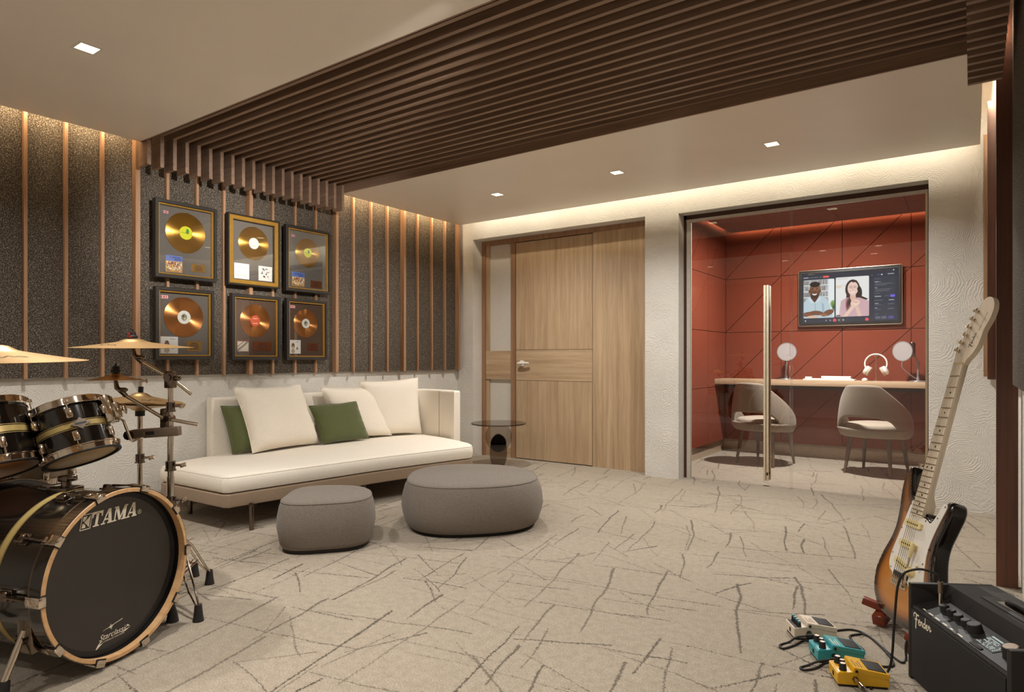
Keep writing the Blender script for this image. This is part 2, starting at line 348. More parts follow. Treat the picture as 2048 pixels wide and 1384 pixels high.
def link(name, me, mat, parent=None, kind=None, label=None, cat=None, group=None, loc=None):
    o = bpy.data.objects.new(name, me); COL.objects.link(o)
    if mat is not None and not me.materials: me.materials.append(M[mat] if isinstance(mat, str) else mat)
    if parent is not None: o.parent = parent
    if loc is not None: o.location = loc
    for k, v in (('kind', kind), ('label', label), ('category', cat), ('group', group)):
        if v: o[k] = v
    return o
def obj(name, mb, mat, parent=None, world=False, smooth=40, sub=0, **kw):
    """one mesh object; world=True: the points are world points and are moved into the parent's frame"""
    me = mesh_of(mb, name, smooth)
    if world and parent is not None:
        root = parent
        while root.parent is not None: root = root.parent
        me.transform(root.matrix_basis.inverted())
    o = link(name, me, mat, parent, **kw)
    if sub:
        md = o.modifiers.new('round', 'SUBSURF'); md.levels = sub; md.render_levels = sub
    return o
def place(name, mb, mat, loc, smooth=40, **kw):
    """top-level one-mesh thing whose world points are moved to have their origin at loc"""
    me = mesh_of(mb, name, smooth); me.transform(Matrix.Translation(-Vector(loc))); return link(name, me, mat, loc=loc, **kw)
def thing(name, label, cat, loc=(0, 0, 0), rotz=0, group=None, quat=None, kind=None):
    o = bpy.data.objects.new(name, None); COL.objects.link(o); o.location = loc; o.empty_display_size = .1
    if quat is not None: o.rotation_mode = 'QUATERNION'; o.rotation_quaternion = quat
    else: o.rotation_euler = (0, 0, rotz)
    if label: o['label'] = label
    if cat: o['category'] = cat
    if group: o['group'] = group
    if kind: o['kind'] = kind
    return o
def clip(poly, nx, ny, c):
    """keep the part of a 2D polygon where nx*x+ny*y >= c"""
    out = []
    for i, p in enumerate(poly):
        q = poly[(i + 1) % len(poly)]; a = nx * p[0] + ny * p[1] - c; b = nx * q[0] + ny * q[1] - c
        if a >= 0: out.append(p)
        if (a >= 0) != (b >= 0): t = a / (a - b); out.append((p[0] + (q[0] - p[0]) * t, p[1] + (q[1] - p[1]) * t))
    return out
def inset(poly, g):
    area2 = sum(poly[i][0] * poly[(i + 1) % len(poly)][1] - poly[(i + 1) % len(poly)][0] * poly[i][1] for i in range(len(poly)))
    sgn = 1 if area2 > 0 else -1; out = poly
    for i, p in enumerate(poly):
        q = poly[(i + 1) % len(poly)]; ex, ey = q[0] - p[0], q[1] - p[1]; L = math.hypot(ex, ey)
        if L < 1e-6: continue
        nx, ny = -ey / L * sgn, ex / L * sgn; out = clip(out, nx, ny, nx * p[0] + ny * p[1] + g)
        if len(out) < 3: return []
    return out
def spline(pts, per=8, closed=True):
    pts = [Vector(p) for p in pts]; n = len(pts); out = []
    for i in range(n if closed else n - 1):
        p0, p1, p2, p3 = (pts[(i - 1) % n], pts[i], pts[(i + 1) % n], pts[(i + 2) % n]) if closed else (pts[max(i - 1, 0)], pts[i], pts[i + 1], pts[min(i + 2, n - 1)])
        for k in range(per):
            t = k / per; out.append(.5 * ((2 * p1) + (p2 - p0) * t + (2 * p0 - 5 * p1 + 4 * p2 - p3) * t * t + (3 * p1 - p0 - 3 * p2 + p3) * t ** 3))
    if not closed: out.append(pts[-1])
    return out
def paint(name, cols, corner, du, dv, mat, parent, **kw):
    """flat print: cols[row][col] linear colours on a rectangle; corner = top left, du along, dv down"""
    H, Wd = cols.shape[:2]; corner, du, dv = Vector(corner), Vector(du), Vector(dv)
    vs = [tuple(corner + du * (j / (Wd - 1)) + dv * (i / (H - 1))) for i in range(H) for j in range(Wd)]
    fs = [(i * Wd + j, (i + 1) * Wd + j, (i + 1) * Wd + j + 1, i * Wd + j + 1) for i in range(H - 1) for j in range(Wd - 1)]
    me = bpy.data.meshes.new(name); me.from_pydata(vs, [], fs); at = me.color_attributes.new('Col', 'FLOAT_COLOR', 'POINT')
    a = np.ones((H * Wd, 4), np.float32); a[:, :3] = cols.reshape(-1, 3); at.data.foreach_set('color', a.ravel()); me.update()
    return link(name, me, mat, parent, **kw)
# ================================================================== STRUCTURE
ZT = 2.95
def structure(name, boxes, mat, label=None, smooth=0):
    mb = MB()
    for lo, hi in boxes: mb.box(lo, hi)
    return obj(name, mb, mat, kind='structure', smooth=smooth, label=label)
floor = structure('floor', [((-5.2, -1.7, -.05), (1.4, 8.5, 0))], 'carpet', 'beige carpet with a pattern of dark crossing scratch lines')
WL = -5.04; YB = 5.97; WR = .20
wall_left = structure('wall_left', [((-5.18, -1.7, 0), (WL, 6.3, ZT))], 'plaster', 'left wall, white textured plaster below dark acoustic panels')
DX0, DX1, DZ = -4.804, -2.632, 2.555
BX0, BX1, BZ = -2.289, -.278, 2.54
wall_back = structure('wall_back', [((-5.18, YB, 0), (DX0, 6.19, ZT)), ((DX1, YB, 0), (-2.40, 6.19, ZT)), ((-2.40, YB, 0), (BX0, 6.108, ZT)), ((BX1, YB, 0), (.34, 6.108, ZT)),
                                    ((DX0, YB, DZ), (DX1, 6.19, ZT)), ((BX0, YB, BZ), (BX1, 6.108, ZT))], 'plaster', 'far wall of white trowelled plaster with the door and booth openings')
wall_right = structure('wall_right', [((WR, 3.05, 0), (.34, YB, ZT)), ((.34, 3.05, 0), (1.4, 3.19, ZT)), ((1.3, -1.7, 0), (1.44, 3.05, ZT))], 'plaster', 'right wall of white plaster behind the guitar')
structure('wall_front', [((-5.2, -1.7, 0), (1.4, -1.6, ZT))], 'plaster', 'plaster wall behind the viewer')
# ---- acoustic panels and battens on the left wall
ys = []; y = -1.372
while y < 5.9:
    for k, off in enumerate((0, .235, .465, .690)): ys.append((y + off, k == 0))
    y += .9062
ys = [q for q in ys if q[0] < 5.93]
mb = MB(); mb.box((0, 0, 1.02), (.030, .020, 2.86)); narrow_me = mesh_of(mb, 'batten', 0); narrow_me.materials.append(M['batten'])
mb = MB(); mb.box((0, 0, 1.02), (.056, .032, 2.86)); wide_me = mesh_of(mb, 'batten', 0); wide_me.materials.append(M['batten'])
pw = None
for i, (y, wide) in enumerate(ys):
    link('batten', wide_me if wide else narrow_me, None, wall_left, loc=(-5.0, y, 0))
    y0 = y + (.032 if wide else .020); y1 = ys[i + 1][0] if i + 1 < len(ys) else YB
    mb = MB(); mb.box((WL, y0 + .001, 1.025), (-5.0, y1 - .001, 2.86)); obj('acoustic_panel', mb, 'felt', wall_left, smooth=0)
# ---- right wall: post, near acoustic panel, battens beyond the post
structure('trim_1', [((.098, 4.10, 0), (.186, 4.15, ZT))], 'post', 'dark wooden post standing in front of the right wall')
for lo, hi, m in (((.16, 3.06, 1.025), (.199, 4.02, 2.86), 'felt'), ((.14, 4.2, 1.025), (.199, 5.12, 2.8), 'felt'), ((.14, 5.2, 1.025), (.199, 5.87, 2.8), 'felt')):
    mb = MB(); mb.box(lo, hi); obj('acoustic_panel', mb, m, wall_right, smooth=0)
for y in (5.15, 5.90):
    mb = MB(); mb.box((.078 if y < 5.5 else .066, y, 1.02), (.199, y + .035, 2.8)); obj('batten', mb, 'post' if y < 5.5 else 'batten', wall_right, smooth=0)
# ---- ceiling: slab, two lowered panels, slatted band
ceiling = structure('ceiling', [((-5.2, -1.7, ZT), (1.4, 8.5, 3.05))], 'ceiling', 'white ceiling with lowered panels and a dark slatted wooden band')
for nm, lo, hi in (('ceiling_panel', (-4.84, -1.45, CEIL), (1.15, 2.234, 2.745)), ('ceiling_panel', (-4.84, 4.031, CEIL), (.045, 5.775, 2.745))):
    mb = MB(); mb.box(lo, hi); obj(nm, mb, 'ceiling', ceiling, smooth=0)
mb = MB(); mb.box((-4.9, 2.22, 2.892), (.14, 4.05, 2.93)); obj('gap_shade_board', mb, 'matte_black', ceiling, smooth=0)  # black sheet puts the shade of the slat gaps into colour
for y0, y1 in ((2.234, 2.243), (4.019, 4.031)):
    mb = MB(); mb.box((-4.84, y0, CEIL - .001), (.045, y1, 2.9)); obj('edge_board', mb, 'slat', ceiling, smooth=0)
mb = MB()
mb.prism([(-4.89, 0, 2.532), (-4.765, 0, 2.532), (-4.765, 0, 2.76), (-.02, 0, 2.76), (-.02, 0, 2.532), (.12, 0, 2.532), (.12, 0, 2.89), (-4.89, 0, 2.89)], (0, .026, 0))
slat_me = mesh_of(mb, 'slat', 0); slat_me.materials.append(M['slat'])
for k in range(20): link('slat', slat_me, None, ceiling, loc=(0, 2.2485 + .0915 * k, 0))
# ---- booth shell
XL, YW, XR_, ZC2 = -2.53, 8.20, .12, 2.716
wall_bl = structure('wall_booth_left', [((-2.70, 6.19, 0), (-2.582, 8.36, ZT))], 'red_gap', 'left booth wall of terracotta panels with diagonal joints')
wall_bb = structure('wall_booth_back', [((-2.70, 8.252, 0), (.3, 8.38, ZT))], 'red_gap', 'booth end wall of terracotta panels with diagonal joints behind the desk')
wall_br = structure('wall_booth_right', [((XR_, 6.108, 0), (.3, 8.38, ZT))], 'red', 'right booth wall in terracotta fabric')
structure('baseboard_left', [((-2.582, 6.2, 0), (-2.572, 8.242, .15))], 'beige_base', 'beige baseboard along the left booth wall')
structure('baseboard_back', [((-2.58, 8.242, 0), (XR_, 8.252, .15))], 'beige_base', 'beige baseboard under the booth end wall panels')
ceiling_b = structure('ceiling_booth', [((XL + .08, 6.2, 2.76), (XR_, 8.14, 2.78))], 'red_gap', 'lowered booth ceiling of terracotta panels with a lit gap at the left')
def tri_cells(us, vs, umin, umax, vmin, vmax):
    for i in range(len(us) - 1):
        for j in range(len(vs) - 1):
            u0, u1, v0, v1 = us[i], us[i + 1], vs[j], vs[j + 1]
            for tri in ([(u0, v0), (u1, v0), (u1, v1)], [(u0, v0), (u1, v1), (u0, v1)]):
                p = tri
                for nx, ny, c in ((1, 0, umin), (-1, 0, -umax), (0, 1, vmin), (0, -1, -vmax)):
                    p = clip(p, nx, ny, c) if len(p) >= 3 else p
                if len(p) < 3: continue
                p = inset(p, .0032)
                if len(p) >= 3: yield p
zs = [.15, .815, 1.48, 2.145, 2.81]
for p in tri_cells([-2.53, -1.87, -1.21, -.54, .13], zs, XL, XR_ - .002, .15, 2.74):
    mb = MB(); mb.prism([(u, YW, v) for u, v in p], (0, .045, 0)); obj('wall_panel', mb, 'red', wall_bb, smooth=0)
for p in tri_cells([6.22, 6.88, 7.54, 8.20], zs, 6.22, 8.198, .15, 2.81):
    mb = MB(); mb.prism([(XL, u, v) for u, v in p], (-.045, 0, 0)); obj('wall_panel', mb, 'red', wall_bl, smooth=0)
for p in tri_cells([-2.53, -1.87, -1.21, -.54, .13], [6.22, 6.88, 7.54, 8.20], XL + .08, XR_ - .002, 6.22, 8.15):
    mb = MB(); mb.prism([(u, v, ZC2) for u, v in p], (0, 0, .04)); obj('ceiling_panel', mb, 'red', ceiling_b, smooth=0)
# ---- wooden door set with side light (door_1)
YD = 6.15
door = thing('door_1', 'oak door with side light and fixed panel in the white wall', None, (-3.72, YD, 0), kind='structure')
def dbox(name, x0, x1, z0, z1, mat, y0=YD, d=.045, parent=None, bevel=0, **kw):
    mb = MB(); mb.box((x0, y0, z0), (x1, y0 + d, z1), bevel=bevel); return obj(name, mb, mat, parent or door, world=True, smooth=0 if not bevel else 40, **kw)
dbox('frame_jamb', DX0 + .001, -4.755, 0, 2.554, 'oak_red', YD - .012, .055)
dbox('frame_jamb', -4.755, -4.707, 0, 2.50, 'oak', YD + .01, .05)
dbox('frame_head', -4.755, DX1, 2.50, 2.554, 'oak_red', YD - .012, .055)
dbox('mullion', -4.383, -4.317, 0, 2.50, 'oak_red', YD - .004, .05)
dbox('side_light_rail', -4.75, -4.385, .911, 1.245, 'oak_h', YD - .002, .04)
dbox('side_light_sill', -4.707, -4.383, 0, .12, 'oak_h', YD, .04)
dbox('side_light_pane', -4.707, -4.383, 1.245, 2.50, 'frost', YD + .03, .008)
dbox('side_light_pane', -4.707, -4.383, .12, .911, 'frost', YD + .03, .008)
leaf = dbox('door_leaf', -4.311, -3.312, .008, 2.494, 'dark_trim', YD + .008, .04)
for z0, z1, m in ((.01, .903, 'oak'), (.907, 1.253, 'oak_h'), (1.257, 2.492, 'oak')): dbox('leaf_panel', -4.309, -3.314, z0, z1, m, YD, .012, leaf)
dbox('fixed_panel', -3.306, DX1 + .001, 0, 2.50, 'oak', YD - .006, .05)
mb = MB(); mb.cyl((-4.225, YD, 1.10), (-4.225, YD - .012, 1.10), .036, n=28); mb.cyl((-4.225, YD - .01, 1.10), (-4.225, YD - .055, 1.10), .012)
hd = obj('handle_rose', mb, 'white', door, world=True, label='white round handle rose')
mb = MB(); mb.tube([(-4.252, YD - .05, 1.10), (-4.225, YD - .056, 1.10), (-4.16, YD - .056, 1.102), (-4.10, YD - .05, 1.104)], [.014, .016, .014, .012]); obj('handle_lever', mb, 'white', hd, world=True, label='white lever')
# ---- glass front of the booth (door_2)
YG = 6.125
gd = thing('door_2', 'frameless clear glass sliding doors closing off the red booth', None, (-1.28, YG, 0), kind='structure')
def gbox(name, lo, hi, mat, parent=gd, bevel=0, **kw):
    mb = MB(); mb.box(lo, hi, bevel=bevel); return obj(name, mb, mat, parent, world=True, smooth=0 if not bevel else 40, **kw)
gbox('reveal_trim', (BX0 - .02, 6.108, 0), (-2.262, 6.145, BZ), 'dark_trim'); gbox('reveal_trim', (BX1 - .012, 6.108, 0), (BX1 + .02, 6.145, BZ), 'dark_trim')
gbox('reveal_trim', (BX0 - .02, 6.108, 2.50), (BX1 + .02, 6.145, 2.56), 'dark_trim')
gbox('frame_stile', (-2.262, 6.112, 0), (-2.222, 6.14, 2.50), 'frame_light'); gbox('frame_stile', (BX1 - .028, 6.112, 0), (BX1 - .012, 6.14, 2.50), 'alu')
gbox('top_track', (-2.262, 6.104, 2.472), (BX1 - .012, 6.142, 2.497), 'frame_light')
gbox('glass_pane', (-2.222, 6.116, .006), (-1.295, 6.124, 2.472), 'glass'); gbox('glass_pane', (-1.325, 6.130, .006), (BX1 - .028, 6.138, 2.472), 'glass')
for xx in (-1.5275, -1.5025):
    for yy in (6.088, 6.160):
        hb = gbox('pull_handle', (xx - .0095, yy - .012, .055), (xx + .0095, yy + .012, 1.815), 'champagne', bevel=.003, label='tall brushed champagne metal pull bar')
        if xx > -1.515: gbox('lock_cylinder', (xx - .007, yy - .0145, .105), (xx + .007, yy + .0145, .130), 'matte_black', hb)
for z in (.25, .9, 1.5):
    mb = MB(); mb.cyl((-1.5275, 6.078, z), (-1.5275, 6.170, z), .006); mb.cyl((-1.5025, 6.078, z), (-1.5025, 6.170, z), .006); obj('handle_fixing', mb, 'dark_chrome', gd, world=True)
# ================================================================== LAMPS
for (x, y, lab), pw_ in zip(DOWNLIGHTS, DOWN_POWER):
    t = thing('ceiling_light', lab, 'ceiling light', (x, y, CEIL), group='recessed ceiling downlights')
    mb = MB(); a, b = .055, .043
    mb.grid([[(-a, -a, -.002), (a, -a, -.002), (a, a, -.002), (-a, a, -.002)], [(-b, -b, -.002), (b, -b, -.002), (b, b, -.002), (-b, b, -.002)], [(-b, -b, -.0002), (b, -b, -.0002), (b, b, -.0002), (-b, b, -.0002)], [(-a, -a, -.0001), (a, -a, -.0001), (a, a, -.0001), (-a, a, -.0001)]], close_v=True, close_u=True)
    obj('trim_frame', mb, 'white', t, smooth=0)
    mb = MB(); mb.box((-b, -b, -.0012), (b, b, -.0003)); obj('diffuser', mb, 'lens', t, smooth=0)
    area('downlight_lamp', (x, y, CEIL - .006), .08, pw_, WARM, spread=146 if y > 4 else 140)
for x, y, lab, tg in ADDED_SPOTS:
    t = thing('ceiling_light', lab, 'ceiling light', (x, y, CEIL), group='recessed ceiling downlights')
    mb = MB(); mb.lathe([(.045, -.002), (.060, -.002), (.062, 0), (.045, 0)], 32, closed=True); obj('trim_frame', mb, 'white', t); mb = MB(); mb.lathe([(0, -.001), (.045, -.001)], 32); obj('diffuser', mb, 'lens', t)
t = thing('ceiling_light', 'recessed downlight in the terracotta booth ceiling, hidden by the opening head', 'ceiling light', (-1.25, 6.9, ZC2), group='recessed ceiling downlights')
mb = MB(); mb.box((-.05, -.05, -.002), (.05, .05, -.0005)); obj('diffuser', mb, 'lens', t, smooth=0)
area('booth_downlight_lamp', (-1.25, 6.9, ZC2 - .006), .09, 88, WARM, spread=172)
# ================================================================== SOFA
def normals2d(pts):
    n = len(pts); out = []
    for i in range(n):
        t = (pts[(i + 1) % n] - pts[i - 1]); t.z = 0; t.normalize(); out.append(Vector((t.y, -t.x, 0)))   # outward for CCW
    return out
def loft(pts, levels, cap0=True, cap1=True):
    """rings of a CCW outline moved inwards by inset at height z"""
    nn = normals2d(pts); mb = MB(); mb.grid([[p - m * i + Vector((0, 0, z)) for p, m in zip(pts, nn)] for i, z in levels], close_v=True, cap0=cap0, cap1=cap1); return mb
def dense(pts, step=.05):
    out = []
    for i, p in enumerate(pts):
        q = pts[(i + 1) % len(pts)]; k = max(1, int((q - p).length / step))
        out += [p.lerp(q, j / k) for j in range(k)]
    return out
front = spline([(-3.985, 2.40, 0), (-3.945, 2.72, 0), (-3.90, 3.06, 0), (-3.842, 3.54, 0), (-3.765, 3.95, 0), (-3.67, 4.40, 0), (-3.655, 4.51, 0), (-3.73, 4.615, 0), (-3.9, 4.70, 0), (-4.1, 4.78, 0), (-4.4, 4.865, 0), (-4.66, 4.905, 0), (-4.80, 4.85, 0), (-4.90, 4.70, 0), (-4.95, 4.40, 0), (-4.965, 3.8, 0), (-4.965, 3.2, 0), (-4.955, 2.83, 0), (-4.90, 2.56, 0), (-4.82, 2.38, 0)], 6, closed=False)
plan = dense(front + [Vector((-4.78, 2.352, 0)), Vector((-4.02, 2.372, 0))])
sofa = thing('sofa', 'low curved cream linen sofa with a backrest along the left wall', 'sofa', (-4.35, 3.5, 0))
obj('base', loft(plan, [(.02, .165), (.004, .172), (0, .19), (0, .25), (.012, .258)]), 'sofa_base', sofa, world=True)
ST = .382
obj('seat_cushion', loft(plan, [(.02, .263), (.004, .268), (-.004, .285), (-.006, .32), (-.002, .352), (.008, .368), (.018, .376), (.03, .380), (.04, ST)]), 'sofa', sofa, world=True, smooth=28)
mb = MB(); nn = normals2d(plan); mb.tube([p - m * .006 + Vector((0, 0, .366)) for p, m in zip(plan, nn)] + [plan[0] - nn[0] * .006 + Vector((0, 0, .366))], .0028, 6, cap=False)
obj('cushion_piping', mb, 'sofa', sofa, world=True)
bp = spline([(-4.985, 2.83, 0), (-4.99, 3.2, 0), (-4.99, 3.9, 0), (-4.97, 4.35, 0), (-4.905, 4.68, 0), (-4.785, 4.875, 0), (-4.60, 4.945, 0), (-4.35, 4.91, 0), (-4.085, 4.83, 0)], 8, closed=False)
ht = .035
L_, R2_ = [], []
for i, p in enumerate(bp):
    t_ = (bp[min(i + 1, len(bp) - 1)] - bp[max(i - 1, 0)]).normalized(); nrm = Vector((t_.y, -t_.x, 0)); L_.append(p + nrm * ht); R2_.append(p - nrm * ht)
ring = L_ + R2_[::-1]
obj('backrest', loft(dense(ring[::-1], .04)[::-1] if False else ring, [(0, .255), (0, .82), (.004, .834), (.013, .841)]), 'sofa', sofa, world=True, smooth=50)
for i in (56,):
    mb = MB(); mb.tube([L_[i] + (L_[i] - bp[i]) * .02 + Vector((0, 0, z)) for z in (.38, .6, .83)], .0022, 6); obj('seam', mb, 'sofa_base', sofa, world=True)
for x, y in ((-3.958, 2.545), (-4.74, 2.545), (-3.80, 4.45), (-4.62, 4.75), (-4.88, 3.6), (-3.92, 3.5)):
    mb = MB(); mb.cyl((x, y, 0), (x, y, .166), .016); 
    if x == -3.958: mb.cyl((x - .02, y, .168), (x + .045, y, .168), .014)
    obj('leg', mb, 'dark_chrome', sofa, world=True)
# ---- pillows: four corner points, a bulged two-sided patch
def pillow(name, label, bl, br, tl, tr, thick, mat, group, seed=0):
    rnd = random.Random(seed); bl, br, tl, tr = [Vector(p) for p in (bl, br, tl, tr)]
    n_ = (br - bl).cross(tl - bl).normalized(); 
    if n_.dot(EYEP - bl) < 0: n_ = -n_
    N_ = 26; base = (bl + br) / 2; mb = MB(); ph = [rnd.uniform(0, 6) for _ in range(6)]
    def pt(i, j, side):
        u = 2 * i / N_ - 1; v = 2 * j / N_ - 1
        k = .055; uu = u * (1 - k * (1 - v * v) * abs(u) ** 3); vv = v * (1 - k * (1 - u * u) * abs(v) ** 3)
        a, b = (uu + 1) / 2, (vv + 1) / 2
        p = bl * (1 - a) * (1 - b) + br * a * (1 - b) + tl * (1 - a) * b + tr * a * b
        e = max(0, (1 - u ** 4) * (1 - v ** 4)); h = thick / 2 * e ** .55
        # soft creases that start at the edges
        h += thick * .035 * e ** .3 * (1 - e) * (math.sin(9 * v + 5 * u + ph[0]) + math.sin(13 * u - 6 * v + ph[1]) + .7 * math.sin(21 * v + ph[2] + 4 * u))
        return p + n_ * (h if side else -h * .8)
    for s_ in (0, 1): mb.grid([[pt(i, j, s_) for j in range(N_ + 1)] for i in range(N_ + 1)])
    bmesh.ops.remove_doubles(mb.bm, verts=mb.bm.verts[:], dist=.0004)
    t = thing(name, label, 'pillow', (base.x, base.y, ST), group=group)
    obj('cover', mb, mat, t, world=True, smooth=70)
    edge = [pt(i, 0, 1) for i in range(N_)] + [pt(N_, j, 1) for j in range(N_)] + [pt(N_ - i, N_, 1) for i in range(N_)] + [pt(0, N_ - j, 1) for j in range(N_ + 1)]
    mb = MB(); mb.tube(edge, .0028, 6, cap=False); obj('piping', mb, mat, t, world=True)
    return t
def sit(px, lift=.012): return onZ(px[0], px[1], ST + lift)
def lean(px, X): return onX(px[0], px[1], X)
g = 'pillows on the cream sofa'
def pil(label, bl, br, tl, tr, back, thick, mat, seed):
    b0, b1 = sit(bl), sit(br); pillow('throw_pillow', label, b0, b1, lean(tl, max(b0.x - back, -4.90)), lean(tr, max(b1.x - back, -4.90)), thick, mat, g, seed)
pil('olive green pillow half hidden behind the big cream pillow at the sofa drum end', (465, 908), (545, 899), (441, 812), (520, 806), .10, .10, 'green', 1)
pil('large cream pillow leaning at the drum end of the sofa', (505, 906), (640, 886), (466, 775), (600, 769), .16, .16, 'sofa', 2)
pil('cream pillow behind the small green pillow in the middle of the sofa', (668, 880), (784, 870), (641, 775), (764, 773), .17, .14, 'sofa', 3)
pil('small olive green pillow standing in front of the middle of the sofa', (645, 888), (739, 877), (617, 812), (713, 800), .14, .11, 'green', 4)
pil('cream pillow at the door end of the sofa, tallest of the pillows', (745, 872), (843, 866), (718, 764), (836, 755), .10, .12, 'sofa', 5)
# ================================================================== POUFS
def pouf(label, cpx, D, a, b, rot, height, p, flat):
    c = EYEP + ray(cpx, 718) * D; c.z = 0
    t = thing('pouf', label, 'pouf', c, rot, group='grey poufs on the carpet')
    def outl(s, n=72):
        out = []
        for k in range(n):
            th = 2 * PI * k / n; cx_, sy_ = math.cos(th), math.sin(th)
            r = (abs(cx_ / a) ** p + abs(sy_ / b) ** p) ** (-1 / p) * (1 + flat * math.cos(3 * th + .6))
            out.append(Vector((r * cx_ * s, r * sy_ * s, 0)))
        return out
    H = height
    mb = MB(); mb.grid([[q + Vector((0, 0, z)) for q in outl(s)] for s, z in ((.86, 0), (.88, .028))], close_v=True, cap0=True, cap1=True); obj('plinth', mb, 'matte_black', t)
    prof = [(.80, .022), (.905, .026), (.945, .05), (.98, .11), (1.0, .45 * H), (.99, .64 * H), (.955, .82 * H), (.925, .90 * H), (.905, .935 * H), (.87, .955 * H), (.76, .975 * H), (.5, .992 * H), (.22, H), (.02, H)]
    mb = MB(); mb.grid([[q + Vector((0, 0, z)) for q in outl(s)] for s, z in prof], close_v=True, cap0=True, cap1=True); obj('cover', mb, 'grey', t, smooth=80)
    o_ = [q + Vector((0, 0, .925 * H)) for q in outl(.916)]; mb = MB(); mb.tube(o_ + [o_[0]], .003, 6, cap=False); obj('seam', mb, 'grey', t)
    return t
pouf('small grey pebble shaped pouf in front of the sofa, the lower of two', 655, 4.08, .285, .30, YAW + .15, .32, 2.9, .05)
pouf('large wide grey pouf in front of the side table', 942, 4.60, .49, .50, YAW + .1, .350, 2.4, .03)
# ================================================================== SIDE TABLE
tc_ = EYEP + ray(997, 718) * 6.93; tc_.z = 0
tb = thing('side_table', 'round smoked glass side table on oval glass legs by the door', 'side table', tc_, YAW)
mb = MB(); mb.lathe([(.001, .456), (.293, .456), (.295, .460), (.295, .466), (.293, .470), (.001, .470)], 56); obj('table_top', mb, 'smoke', tb)
def oval(cx_, cz, ra, rb, y0, th_, z0, z1):
    pts = [Vector((cx_ + ra * math.cos(2 * PI * k / 40), y0, cz + rb * math.sin(2 * PI * k / 40))) for k in range(40)]
    pts = [Vector((p.x, p.y, min(max(p.z, z0), z1))) for p in pts]; m_ = MB(); m_.prism(pts, (0, th_, 0)); return m_
obj('upper_oval', oval(0, .318, .142, .165, .02, .014, .05, .456), 'smoke_light', tb)
obj('lower_oval', oval(0, .165, .092, .195, -.07, .014, 0.0, .5), 'smoke', tb)
mb = MB(); mb.box((-.06, -.075, 0), (.06, .05, .012), bevel=.004); obj('foot_plate', mb, 'matte_black', tb)
obj('overlap_dark_oval', oval(0, .252, .084, .090, -.045, .06, .02, .5), 'matte_black', tb)  # solid black oval added for the darkening where the glass ovals overlap
# ================================================================== FRAMED RECORDS
def disc_img(N_, fn):
    u = np.linspace(0, 1, N_); X, Y = np.meshgrid(u, u); return np.clip(fn(X, Y), 0, 1).astype(np.float32)
L3 = lambda r, g_, b: np.array(srgb(r, g_, b))
def art_beach(X, Y, sd=3):
    rs = np.random.RandomState(sd); c = np.ones(X.shape + (3,)) * L3(96, 122, 190); c[Y > .34] = L3(214, 170, 112); c[Y > .8] = L3(196, 146, 82)
    cols = [L3(244, 226, 200), L3(90, 60, 50), L3(230, 200, 90), L3(190, 80, 60), L3(250, 246, 240), L3(60, 70, 120)]
    for k in range(90):
        x, y = rs.uniform(.03, .97), rs.uniform(.38, .92); c[((X - x) / .028) ** 2 + ((Y - y) / .05) ** 2 < 1] = cols[k % 6]
    for x0, x1, y in ((.22, .9, .12), (.5, .92, .24)): 
        m = (abs(Y - y) < .035) & (X > x0) & (X < x1) & (np.sin(X * 70) > -.55); c[m] = L3(40, 50, 110)
    return c
def art_white(X, Y, sd=5, tone=(120, 84, 60)):
    c = np.ones(X.shape + (3,)) * L3(240, 234, 224); rs = np.random.RandomState(sd)
    c[((X - .36) / .13) ** 2 + ((Y - .42) / .2) ** 2 < 1] = L3(*tone); c[((X - .36) / .07) ** 2 + ((Y - .52) / .1) ** 2 < 1] = L3(214, 180, 150)
    c[((X - .36) / .16) ** 2 + ((Y - .8) / .16) ** 2 < 1] = L3(196, 170, 146); c[((X - .7) / .09) ** 2 + ((Y - .62) / .1) ** 2 < 1] = L3(150, 130, 110)
    c[(abs(Y - .14) < .03) & (X > .55) & (X < .85) & (np.sin(X * 90) > -.3)] = L3(180, 170, 160); return c
def art_dots(X, Y):
    c = np.ones(X.shape + (3,)) * L3(240, 236, 228); rs = np.random.RandomState(11)
    for k in range(16):
        x, y = rs.uniform(.25, .75), rs.uniform(.15, .85); c[(X - x) ** 2 + (Y - y) ** 2 < rs.uniform(.03, .06) ** 2] = [L3(30, 30, 32), L3(190, 140, 90), L3(90, 100, 110)][k % 3]
    return c
def art_faint(X, Y):
    c = np.ones(X.shape + (3,)) * L3(244, 242, 236)
    for x, y in ((.3, .25), (.7, .25), (.3, .55), (.3, .8), (.72, .8)): c[(abs(X - x) < .12) & (abs(Y - y) < .06) & (np.sin(X * 60 + Y * 20) > 0)] = L3(214, 214, 196)
    return c
def art_strip(X, Y):
    c = np.ones(X.shape + (3,)) * L3(232, 214, 190); d = (Y - .95 + X * .85); c[(abs(d) < .12) & (np.sin((X + Y) * 46) > -.2)] = L3(60, 46, 38); c[(abs(d + .34) < .04)] = L3(110, 74, 54); c[Y < .12] = L3(120, 60, 40); return c
def art_flag(X, Y):
    c = np.ones(X.shape + (3,)) * L3(60, 60, 120); d1 = abs((X - .5) - (Y - .5)); d2 = abs((X - .5) + (Y - .5)); c[(np.minimum(d1, d2) < .12)] = L3(244, 236, 230); c[np.minimum(d1, d2) < .05] = L3(196, 40, 50)
    m = np.minimum(abs(X - .5) * 1.6, abs(Y - .5)); c[m < .2] = L3(244, 236, 230); c[m < .11] = L3(196, 40, 50); return c
def art_stickers(X, Y):
    c = np.ones(X.shape + (3,)) * L3(240, 190, 190); c[(np.sin(X * 19) > .2) & (abs(Y - .5) < .3)] = L3(200, 40, 60); return c
